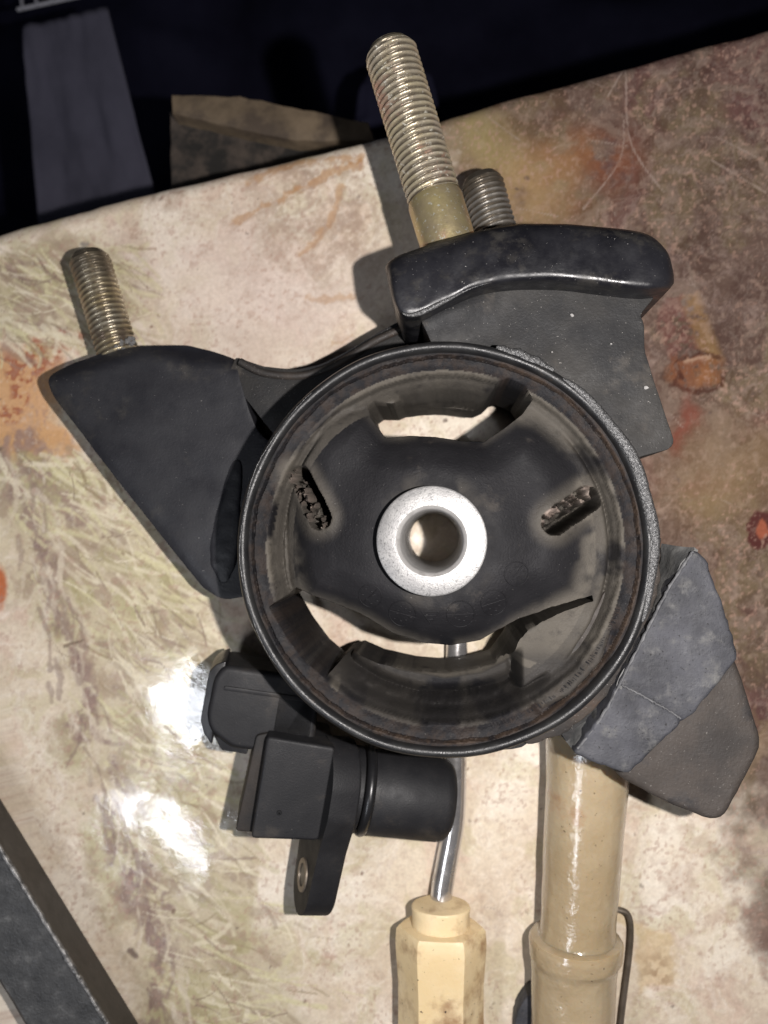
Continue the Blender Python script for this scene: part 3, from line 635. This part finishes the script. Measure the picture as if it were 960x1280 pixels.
# left bracket: pressed sheet with turned down edges
Z_LB = 22
lb = WP([(57, 466), (85, 451), (125, 437), (175, 429), (230, 428), (262, 436), (294, 447), (301, 478), (312, 515), (323, 541)] , Z_LB)+ring_arc(150, 196)+WP([(278, 750), (252, 735), (150, 606), (62, 492)], Z_LB)
lbp = resample(round_poly(lb, 2.2, 3), 2.5, .05)
LBa, LBb, LBc = W(60, 480, Z_LB), W(170, 447, Z_LB), W(300, 462, Z_LB)
def lbz(x, y):
    top = min(line_off(x, y, LBa, LBb), 99) if x < LBb.x else line_off(x, y, LBb, LBc)
    lo = line_off(x, y, W(62, 492, Z_LB), W(252, 735, Z_LB))
    return -3.0*float(sstep(.0, 5.0, np.array(top)))-.8*float(sstep(2.2, 0, np.array(lo)))+.8*fb1(x, y, 14, 3)+.25*fb1(x, y, 4, 5)
prism('bracket_plate', lbp, Z_LB, 3, M_paint, mount, 1.0, 3, lbz, 50, 1.6)
# raised pad and weld run between bracket and ring
V, F = tube_data(spline([W(296, 575, Z_LB+1), W(288, 620, Z_LB+1), W(282, 665, Z_LB+1), W(279, 700, Z_LB+.6), W(280, 728, Z_LB)], 12), [(.15+math.sin(math.pi*i/48)**.6)*(2.5+.9*fbm(np.array([i*.21]), np.array([0.3]), 1, 5, 2)[0])+.9*math.exp(-((i-34)/7)**2)*(i < 45) for i in range(49)], 16)
V = [Vector(v) for v in V]
V = [Vector((v.x, v.y, Z_LB+.2+(v.z-Z_LB-.2)*.18+fb1(v.x, v.y, 2.5, 9)*.5)) for v in V]
obj('weld_bead', V, F, M_paint, mount, True, 60)
# lower sheet joining the brackets behind the ring
bk = WP([(285, 470), (294, 446), (330, 458), (372, 462), (402, 455), (432, 440), (465, 420), (498, 402), (530, 396)], 22)+ring_arc(88, 150)
prism('back_web', resample(round_poly(bk, 1.0, 2), 3, .06), 22, 7, M_dusty, mount, .8, 2)
rib = spline([W(300, 452, 24), W(330, 466, 24), W(372, 470, 24), W(405, 462, 24), W(435, 447, 24), W(468, 427, 24), W(500, 412, 24)], 6)
tube('rib', rib, 1.1, M_web, mount, 8)
for q in ([(330, 482), (362, 492)],): pass

# upper right gusset sheet, welded to the ring
Z_G = 47
gs = WP([(526, 402), (545, 378), (590, 352), (640, 340), (760, 345), (818, 372), (800, 394), (805, 405), (806, 440), (822, 490), (843, 553), (836, 562), (797, 572)], Z_G)+ring_arc(20, 92, k1-.8)
def gz(x, y):
    p = W(560, 395, Z_G); q = W(660, 420, Z_G); d = math.hypot((x-p.x+(y-p.y)*.0)/9, ((y-p.y)-(x-p.x)*.36)/3.6); return 3.0*math.exp(-d*d)+1.0*fb1(x, y, 13, 4)+.3*fb1(x, y, 4, 6)
prism('gusset_plate', resample(round_poly(gs, .9, 3), 2.0, .05), Z_G, 9, M_dusty, mount, .8, 3, gz, 50, 1.6)
for u, v, r_ in ((807, 485, .75), (715, 394, .6), (764, 430, .3), (690, 440, .28)):
    c = W(u, v, Z_G+1.0); P = [Vector((c.x+r_*random.uniform(.4, 1.2)*math.cos(a), c.y+r_*random.uniform(.3, .8)*math.sin(a))) for a in np.linspace(0, 2*math.pi, 9)[:-1]]
    prism('paint_chip', P, Z_G+.75+gz(c.x, c.y)*.5+.25, Z_G-2, M_chip, bpy.data.objects['gusset_plate'], .05, 1)
# curved brown lip where the gusset turns up to the flange

# mounting flange: rolled thick edge towards the camera
def flange():
    top = spline([W(480, 328, 50), W(497, 319, 50), W(545, 301, 50), W(595, 288, 50), W(640, 280, 50), W(700, 279, 50), W(760, 284, 50), W(806, 291, 50), W(831, 312, 50), W(845, 350, 50)], 7)
    bot = spline([W(486, 352, 57), W(499, 388, 57), W(518, 395, 57), W(556, 378, 57), W(596, 359, 57), W(642, 350, 57), W(700, 349, 57), W(762, 356, 57), W(812, 360, 57), W(845, 353, 57)], 7)
    prof = [(-.0, -44), (-.02, -20), (-.02, -6), (0, -1), (.05, 1.6), (.12, 3.4), (.22, 4.8), (.36, 5.8), (.55, 6.5), (.75, 7.0), (.9, 7.3), (.96, 7.2), (.99, 6.7), (1.0, 5.9), (.985, 3), (.96, -4), (.96, -44)]
    n = len(top); V = []; F = []; k = len(prof)
    for i in range(n):
        e = 0
        for t, h in prof:
            p = top[i].lerp(bot[i], t); en = min(i, n-1-i); dn = 5.0*(1-min(1, en/8))**2
            hh = h-dn*(h > -10) + .07*math.sin(i*.9+t*5)
            V.append(Vector((p.x, p.y, 50+hh)))
    for i in range(n-1):
        for j in range(k-1): F.append((i*k+j, (i+1)*k+j, (i+1)*k+j+1, i*k+j+1))
        F.append((i*k+k-1, (i+1)*k+k-1, (i+1)*k, i*k))
    F.append(list(range(k))[::-1]); F.append([(n-1)*k+j for j in range(k)])
    bm = bmesh.new(); vs = [bm.verts.new(v) for v in V]
    for f in F:
        try: bm.faces.new([vs[i] for i in f])
        except ValueError: pass
    fl = bm_obj('mounting_flange', bm, M_gloss, mount, 50)
    edge = [b + Vector((0, .0, .15)) for b in bot[9:34]]
    V, F = tube_data([Vector((p.x, p.y+.25, 57.25-.02*i)) for i, p in enumerate(edge)], [.62*math.exp(-((i-8)/7)**2)+.04 for i in range(len(edge))], 8)
    obj('worn_glint_edge', V, F, M_weld, fl, True, 60)
flange()

# threaded studs
def stud(name, p0, p1, R, pitch, m, plain=0.0, m2=None, chamfer=1.6, tipd=.3, tipl=.3):
    L_ = (p1-p0).length; M = axis_matrix(p0, p1); nth = 48; nl = int((L_-plain)/(pitch/9)); V = []; F = []; G = []
    for j in range(nl+1):
        h = plain+(L_-plain)*j/nl
        for i in range(nth):
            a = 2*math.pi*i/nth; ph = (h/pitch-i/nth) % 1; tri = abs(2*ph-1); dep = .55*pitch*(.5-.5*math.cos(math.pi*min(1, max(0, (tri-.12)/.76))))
            r = R-dep*min(1, (h-plain)/1.5+.1)
            e = L_-h
            if e < chamfer: r = min(r, R-.72*chamfer*(1-e/chamfer)-.1)
            V.append(M @ Vector((r*math.cos(a), r*math.sin(a), h)))
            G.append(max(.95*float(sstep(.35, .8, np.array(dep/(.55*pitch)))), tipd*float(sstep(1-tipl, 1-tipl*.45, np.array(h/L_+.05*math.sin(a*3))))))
    for j in range(nl):
        for i in range(nth): F.append((j*nth+i, j*nth+(i+1) % nth, (j+1)*nth+(i+1) % nth, (j+1)*nth+i))
    V.append(M @ Vector((0, 0, L_+.25))); c = len(V)-1; G.append(tipd)
    for i in range(nth): F.append((nl*nth+i, nl*nth+(i+1) % nth, c))
    o = obj(name, V, F, m, mount, True, 40)
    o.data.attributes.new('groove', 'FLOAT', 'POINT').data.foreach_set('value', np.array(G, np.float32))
    if plain:
        lathe('plain_shank', [(R*.98, -8), (R*1.03, 0), (R*1.03, plain-1.2), (R*.98, plain), (R*.8, plain+.6)], 48, m2 or m, o, M=M)
    return o
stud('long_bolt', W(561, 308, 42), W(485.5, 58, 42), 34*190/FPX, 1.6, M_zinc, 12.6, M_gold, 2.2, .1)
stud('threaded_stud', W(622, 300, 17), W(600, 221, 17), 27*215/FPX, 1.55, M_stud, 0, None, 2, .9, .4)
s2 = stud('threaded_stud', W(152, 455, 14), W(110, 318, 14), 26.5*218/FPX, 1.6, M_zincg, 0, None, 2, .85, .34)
sp = []
for k in range(26):
    u = random.uniform(124, 168); p = W(u, 436-(u-146)*.30+random.uniform(-7, 3), 19-abs(u-146)*.12)
    sp.append(tube_data([p+Vector((-.5, 0, 0)), p+Vector((0, .2, .3)), p+Vector((.6, 0, 0))], [.3, random.uniform(.4, .8), .3], 6))
V, F = join(sp); obj('weld_spatter', V, F, M_sleeve, s2)

# weld runs round the ring
def bead(a0, a1, R, z, rad, name='weld_bead', m=M_weld, n=90):
    P = []; rads = []
    for i in range(n):
        q = i/(n-1); a = math.radians(a0+(a1-a0)*q); rq = R+random.uniform(-.05, .05)+.2*math.sin(i*.23)
        P.append(Vector((CX+rq*math.cos(a), CY+rq*math.sin(a), z+random.uniform(-.04, .04))))
        rads.append(rad*(.25+.75*math.sin(math.pi*min(1, max(0, q*1.0)))**.5)*random.uniform(.95, 1.05))
    tube(name, P, rads, m, mount, 10)
bead(75, 58, k1+.0, 53.6, 1.25); bead(55, -20, k1-.5, 54.2, 1.45)
bead(215, 130, k1-.9, 54.85, .15, 'worn_glint_edge')  # thin bright bead standing in for the highlight line on the rim

# right hand rubber faced block
blk = thing  # (part of the mount)
ZA = 50; ZB = 44
fa = WP([(868, 686), (884, 699), (909, 771), (924, 819), (905, 846), (870, 889), (830, 925), (786, 969), (750, 956), (716, 941), (755, 889), (804, 797), (840, 727)], ZA)
side = prism('rubber_block', resample(round_poly(fa, 1.0, 2), 1.4, .2), ZA, 26, M_block, mount, 1.1, 4, lambda x, y: 1.2*fb1(x, y, 16, 21)+.4*fb1(x, y, 4, 22)-.9*math.exp(-(line_off(x, y, W(776, 860, ZA), W(852, 903, ZA))/.5)**2)*(x < W(858, 903, ZA).x), 50, 1.3)
fb = WP([(900, 800), (921, 822), (952, 920), (953, 938), (906, 1024), (886, 1026), (830, 1003), (770, 970), (760, 930), (860, 830)], ZB)
prism('block_face', resample(round_poly(fb, 2.6, 3), 2.0, .08), ZB, 26, M_block2, side, 1.6, 3, lambda x, y: 1.6*fb1(x, y, 18, 31)+.4*fb1(x, y, 4, 32), 50, 1.8)
# moulded seam across the block
for q, k_ in (([(778, 857), (802, 869), (830, 885), (851, 898)], .26), ([(866, 690), (838, 733), (803, 800), (757, 889), (722, 936)], .34)):
    P = spline([W(u, v, ZA) for u, v in q], 14)
    tube('scuffed_ridge', [p+Vector((random.uniform(-.12, .12), random.uniform(-.12, .12), -.10)) for p in P], [k_*random.uniform(.6, 1.15) for _ in P], M_scuff, side, 6)
# scraped side wall and ragged flash between block and ring
def flap(name, top, z1, bot, z0, m, parent, th=1.2, n=26, rag=.5):
    """ragged sheet from a top pixel polyline to a bottom one, with thickness"""
    def line(P, z): return spline([W(u, v, z) for u, v in P], 8)
    A = line(top, z1); B = line(bot, z0); n = min(len(A), len(B)); V = []; F = []; rows = 6
    A = [A[int(i*(len(A)-1)/(n-1))] for i in range(n)]; B = [B[int(i*(len(B)-1)/(n-1))] for i in range(n)]
    nrm = None
    for sd_ in (0, 1):
        for i in range(n):
            t = (A[min(i+1, n-1)]-A[max(i-1, 0)]).normalized(); nn = t.cross((B[i]-A[i]).normalized()).normalized()
            for j in range(rows):
                q = j/(rows-1); p = A[i].lerp(B[i], q)+nn*(.35*math.sin(i*.8+q*4)+th*sd_)
                if j == 0: p += Vector((0, 0, random.uniform(-rag, rag)))
                V.append(p)
    K = n*rows
    for i in range(n-1):
        for j in range(rows-1):
            a = i*rows+j; F.append((a, a+1, a+rows+1, a+rows)); F.append((K+a, K+a+rows, K+a+rows+1, K+a+1))
        a = i*rows; F.append((a, a+rows, K+a+rows, K+a)); a = i*rows+rows-1; F.append((a+rows, a, K+a, K+a+rows))
    for i in (0, n-1):
        for j in range(rows-1):
            a = i*rows+j; F.append((a, K+a, K+a+1, a+1) if i == 0 else (a+1, K+a+1, K+a, a))
    bm = bmesh.new(); vs = [bm.verts.new(v) for v in V]
    for f in F: bm.faces.new([vs[i] for i in f])
    return bm_obj(name, bm, m, parent, 60)
flap('scraped_wall', [(868, 684), (845, 718), (806, 793), (770, 858)], 49.2, [(828, 680), (820, 718), (800, 770), (775, 830)], 38, M_side, side)
flap('scraped_wall', [(757, 887), (740, 912), (718, 941)], 49.2, [(745, 880), (722, 900), (702, 920)], 40, M_side, side)
tabp = WP([(812, 650), (826, 668), (826, 720), (812, 790), (780, 850), (740, 890), (705, 918), (660, 932), (640, 920), (720, 800), (780, 700)], 46)
prism('bracket_tab', resample(round_poly(tabp, 1, 2), 1.6, .3), 46, 27, M_web, mount, .7, 2)
tabp = WP([(600, 945), (655, 932), (665, 924), (700, 916), (706, 925), (720, 938), (760, 900), (800, 840), (790, 780), (700, 830)], 43)
prism('bracket_tab', resample(round_poly(tabp, .8, 2), 1.6, .3), 43, 27, M_dusty, mount, .7, 2)

# ------------------------------------------------------------------ crank position sensor
def sensor():
    c = W(438, 985, 18.8)                         # middle of the flange's right face
    t = thing('position_sensor', (c.x, c.y, 0), 'black plastic position sensor with round tip, rubber ring and cable socket below the mount', 'sensor')
    ang = math.radians(-10); til = math.radians(12)
    R = Matrix.Rotation(ang, 4, 'Z') @ Matrix.Rotation(til, 4, 'Y'); R.translation = c     # +x = tip
    T = lambda x, y, z: R @ Vector((x, y, z))
    MX = R @ Matrix.Rotation(math.radians(90), 4, 'Y')                                     # lathe axis along local x
    k = (H-22)/FPX
    r = 53*k
    tip = lathe('tip', [(r*.86, -6), (r*.86, 4.8), (r*.97, 5.2), (r*.98, 6.5), (r*1.0, 7), (r*.985, 15), (r*.97, 24.5), (r*.93, 26.3), (r*.84, 27.4), (.0001, 27.6)], 72, M_plastic, t, M=MX)
    lathe('collar', [(r*.9, -1), (r*1.0, 0), (r*1.0, 2.0), (r*.88, 2.4)], 64, M_plastic, t, M=MX)
    mj = r*.93; q = [(mj+1.45*math.cos(a), 3.9+1.45*math.sin(a)) for a in np.linspace(0, 2*math.pi, 13)[:-1]]
    lathe('rubber_ring', q, 72, M_oring, t, M=MX, closed=True, angle=None)
    def xprism(name, yz, x0, x1, m, parent, bev=.7, seg=3):
        T = Tb
        """outline in the local (y, z) plane, extruded along local x"""
        bm = prism_bm([Vector((p[0], p[1])) for p in yz], 0, -(x1-x0), bev, seg)
        for v in bm.verts: v.co = T(x1+v.co.z, v.co.x, v.co.y)
        return bm_obj(name, bm, m, parent)
    def yprism(name, xy, z1, z0, m, parent, bev=1.0, seg=3):
        bm = prism_bm(xy, z1, z0, bev, seg)
        for v in bm.verts: v.co = T(*v.co)
        return bm_obj(name, bm, m, parent)
    # flange plate: round head, long ear with hole
    hd = [(13.2*math.cos(a), 13.0*math.sin(a)) for a in np.linspace(math.radians(-35), math.radians(215), 30)]
    hd = [(13.2*math.sin(a), 12.5*math.cos(a)) for a in np.linspace(math.radians(-120), math.radians(90), 28)]
    ear = [(-33.5+6.5-6.5*math.sin(a), -6.5*math.cos(a)+1.5) for a in np.linspace(0, math.pi, 16)]
    # outline: head (upper side) then ear end (lower side)
    out = []
    for a in np.linspace(math.radians(-75), math.radians(75), 26): out.append((13.4*math.cos(a), 12.6*math.sin(a)))
    out += [(-4, 12.6), (-14, 9.6)]
    for a in np.linspace(math.radians(90), math.radians(270), 18): out.append((-26.0+8.0*math.cos(a), 8.0*math.sin(a)))
    out += [(-14, -9.6), (-4, -12.6)]
    RF = R @ Matrix.Rotation(math.radians(11), 4, 'Y'); Tb = lambda x, y, z: RF @ Vector((x, y, z))
    xprism('flange', resample(out, 1.2, 0), -9, -1.2, M_plastic, t, .8, 3)
    hl = RF @ Matrix.Translation((0, -24.0, 0)) @ Matrix.Rotation(math.radians(-90), 4, 'Y')
    bu = lathe('bushing', [(2.9, 8.85), (2.9, 9.4), (4.2, 9.4), (4.4, 8.9)], 40, M_bush, t, M=hl)
    bmx = bmesh.new(); bmx.from_mesh(bu.data); bmesh.ops.delete(bmx, geom=[f for f in bmx.faces if len(f.verts) > 8], context='FACES_ONLY'); bmx.to_mesh(bu.data); bmx.free()
    lathe('bolt_hole', [(2.9, 9.12), (.001, 9.06)], 40, M_oring, bu, M=hl)
    # squared body
    yprism('body', round_poly([(-25, 13.5), (-7, 13.0), (-7, -11.5), (-24.5, -13)], 1.2, 3), 9.0, -13, M_plastic, t, 3.2, 6)
    yprism('body_rib', round_poly([(-27.6, 12.0), (-24.3, 13.2), (-24.0, -13.2), (-28.6, -13.3)], .8, 3), 4.5, -12, M_brownp, t, 1.2, 3)
    # neck and cable socket
    yprism('neck', round_poly([(-24, 12), (-13, 12), (-13, 22), (-24, 26)], .8, 2), 3, -13, M_plastic, t, .8, 2)
    so = round_poly([(-39, 28.6), (-13, 28.6), (-12, 9.6), (-23, 7.6), (-33, 7.2), (-39.5, 10.8), (-41.2, 14.6), (-41.0, 25.1)], 1.8, 4)
    sk = yprism('cable_socket', so, 3.0, -17, M_plastic, t, 4.0, 7)
    yprism('socket_rib', round_poly([(-38, 23.4), (-15, 23.4), (-15, 22.2), (-38, 22.2)], .3, 2), 3.4, 2.0, M_plastic, sk, .3, 2)
    yprism('socket_rim', round_poly([(-42.6, 26.1), (-41, 28.4), (-38.6, 29.5), (-38.6, 7.2), (-41, 9.6), (-42.6, 13.2)], .6, 2), 1.6, -16.5, M_oring, sk, .9, 3)
    yprism('latch', round_poly([(-39, 9.6), (-29, 7.8), (-29, 5.2), (-36, 5.5)], .5, 2), -.5, -8, M_plastic, sk, .6, 2)
    # small moulding pip on the body
    lathe('pip', [(.75, 8.9), (.6, 9.2), (.25, 9.22), (.2, 9.0)], 16, M_oring, t, M=R @ Matrix.Translation((-18.5, -5.5, 0)))
sensor()

# ------------------------------------------------------------------ bent screwdriver
def screwdriver():
    t = thing('screwdriver', W(552, 1135, 0), 'bent screwdriver with chrome shaft and pale yellow handle at the bottom edge', 'screwdriver')
    z = 3.6; z2 = 7
    P = spline([W(571, 775, z), W(571, 800, z), W(570, 900, z), W(569.5, 985, z), W(567, 1030, z+.2), W(560, 1070, z+.8), W(553, 1110, 5.5), W(549.5, 1150, 7), W(549, 1180, 8)], 8)
    tube('shaft', P, 13.2*229/FPX, M_chrome, t, 28)
    # handle: ferrule and six sided grip
    def section(v, w, zc, six, hgt=None):
        c = W(551, v, zc); w *= (H-zc)/FPX; hgt = hgt or w
        pts = []
        for k in range(36):
            a = 2*math.pi*k/36
            if six: q = math.cos(math.pi/6)/math.cos((a % (math.pi/3))-math.pi/6); q = 1+(q*1.04-1)*six
            else: q = 1
            pts.append(Vector((c.x+w*q*math.cos(a), c.y, zc+hgt*q*math.sin(a))))
        return pts
    def loft(name, secs):
        V = [p for s_ in secs for p in s_]; F = []; n = len(secs[0])
        for i in range(len(secs)-1):
            for k in range(n): F.append((i*n+k, i*n+(k+1) % n, (i+1)*n+(k+1) % n, (i+1)*n+k))
        F.append(list(range(n))[::-1]); F.append([(len(secs)-1)*n+k for k in range(n)])
        bm = bmesh.new(); vs = [bm.verts.new(v) for v in V]
        for f in F: bm.faces.new([vs[i] for i in f])
        return bm_obj(name, bm, M_cream, t, 28)
    zc = 10.6
    loft('ferrule', [section(1131, 33, zc, 0, 6.2), section(1131.6, 35.2, zc, 0, 6.3), section(1134, 36.4, zc, 0, 6.5), section(1142, 35.5, zc, 0, 6.5), section(1160, 36, zc, 0, 7.0)])
    loft('handle', [section(1156, 36, zc, 0, 7), section(1157.5, 50, zc, .7, 9.4), section(1162, 53, zc, .95, 10.0), section(1178, 54, zc, 1, 10.3), section(1195, 53, zc, 1, 10.2), section(1230, 50.5, zc, 1, 10), section(1290, 50.5, zc, 1, 10), section(1420, 54, zc, 1, 10.3), section(1560, 50, zc, .6, 10), section(1580, 38, zc, .2, 8)])
screwdriver()

# ------------------------------------------------------------------ cloudy amber handle with a wire clip
def amber():
    t = thing('amber_tool', W(722, 1100, 0), 'cloudy amber plastic handle sticking out below the rubber block', 'tool handle')
    secs = [(880, 733, 46), (905, 734, 49), (930, 735, 50), (975, 734.5, 49.5), (1040, 730, 47.5), (1100, 726, 46), (1150, 722.5, 45), (1166, 721.5, 45), (1170, 721, 47)]
    zc = 12.5
    def loft(name, secs, m, lump):
        V = []; F = []; n = 40; P = []
        for a_, b_ in zip(secs[:-1], secs[1:]):
            for q in np.linspace(0, 1, 5)[:-1]: P.append([a_[i]*(1-q)+b_[i]*q for i in range(3)])
        P.append(secs[-1])
        for i, (v, u, w) in enumerate(P):
            c = W(u, v, zc); w = w*(H-zc)/FPX
            for k in range(n):
                a = 2*math.pi*k/n; q = w*(1+lump*(fbm(np.array([i*.9]), np.array([k*1.0]), 3.1, 77, 2)[0]-.5))
                V.append(Vector((c.x+q*math.cos(a), c.y, zc+q*math.sin(a))))
        K = len(P)
        for i in range(K-1):
            for k in range(n): F.append((i*n+k, i*n+(k+1) % n, (i+1)*n+(k+1) % n, (i+1)*n+k))
        F.append(list(range(n))[::-1]); F.append([(K-1)*n+k for k in range(n)])
        bm = bmesh.new(); vs = [bm.verts.new(v) for v in V]
        for f in F: bm.faces.new([vs[i] for i in f])
        return bm_obj(name, bm, m, t, 45)
    loft('grip', secs, M_amber, .05)
    loft('collar', [(1168, 720, 46), (1171, 719.5, 54), (1176, 719.5, 56), (1192, 719.5, 55.5), (1200, 718, 52), (1215, 717, 50.5), (1290, 715, 49.5), (1420, 712, 52), (1500, 711, 48)], M_amber, .03)
    w_ = tag(obj('wire_clip', *tube_data(spline([W(762, 1140, 3), W(772, 1137, 3), W(784, 1142, 3), W(788.5, 1158, 3), W(787, 1190, 3), W(782, 1230, 3), W(777, 1270, 3), W(772, 1320, 3)], 8), 3.6*229/FPX, 10), M_wire), 'thin bent steel wire lying beside the amber handle', 'wire')
    d_ = resample(round_poly(WP([(640, 1330), (645, 1268), (652, 1252), (668, 1238), (690, 1240), (690, 1330)], 6), 1.5, 3), 2, .2)
    tag(prism('rubber_scrap', d_, 6, .1, M_block, None, 1.0, 2), 'dark grey rubber scrap half under the amber handle', 'scrap')
amber()

# ------------------------------------------------------------------ dark steel bar, lower left
def bar():
    zt = 16
    a0, a1 = W(-60, 897.3, .3), W(260, 1418.5, .3)                  # right hand lower edge
    ax = (a1-a0).normalized(); nr = Vector((-ax.y, ax.x, 0))        # towards the right
    if nr.x < 0: nr = -nr
    t = thing('steel_bar', (a0+a1)/2, 'dark forged steel bar lying across the lower left corner', 'steel bar')
    off = lambda u, v, z: -(W(u, v, z)-a0).dot(nr)
    o1 = off(65, 1170, zt); o2 = off(15, 1252, zt-1)
    a0 = a0-ax*20; a1 = a1+ax*40
    e = lambda off, z, q: a0.lerp(a1, q)-nr*off+Vector((0, 0, z-.3))
    cs = [(.4, .3), (0, 1.5), (o1*.45, zt*.55), (o1-.8, zt-.6), (o1+.3, zt), (o2-1.2, zt-.2), (o2, zt-1), (o2+3.5, 6), (o2+3.2, .3)]
    n = 60
    def strip(name, ids, m, parent, prou=0):
        V = []; F = []
        for i in range(n+1):
            for j in ids:
                V.append(e(cs[j][0], cs[j][1]+.10*math.sin(i*1.7+j)*(cs[j][1] > 5)+prou, i/n))
        k = len(ids)
        for i in range(n):
            for j in range(k-1): F.append((i*k+j, (i+1)*k+j, (i+1)*k+j+1, i*k+j+1))
        return V, F
    V, F = strip('b', list(range(9))+[0], M_bar, t)
    bm = bmesh.new(); vs = [bm.verts.new(v) for v in V]
    for f in F: bm.faces.new([vs[i] for i in f])
    bmesh.ops.remove_doubles(bm, verts=bm.verts, dist=1e-4); bmesh.ops.holes_fill(bm, edges=[x for x in bm.edges if x.is_boundary])
    o = bm_obj('bar_body', bm, M_bar, t, 22)
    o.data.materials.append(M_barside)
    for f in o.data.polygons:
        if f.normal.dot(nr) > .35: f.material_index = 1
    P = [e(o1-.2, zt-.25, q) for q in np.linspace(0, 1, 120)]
    tube('edge_highlight', [p+Vector((random.uniform(-.15, .15), random.uniform(-.15, .15), 0)) for p in P], [random.uniform(.5, 1.0) for _ in P], M_edge, o, 8)  # lighter tube draws the highlight line along the top edge
bar()
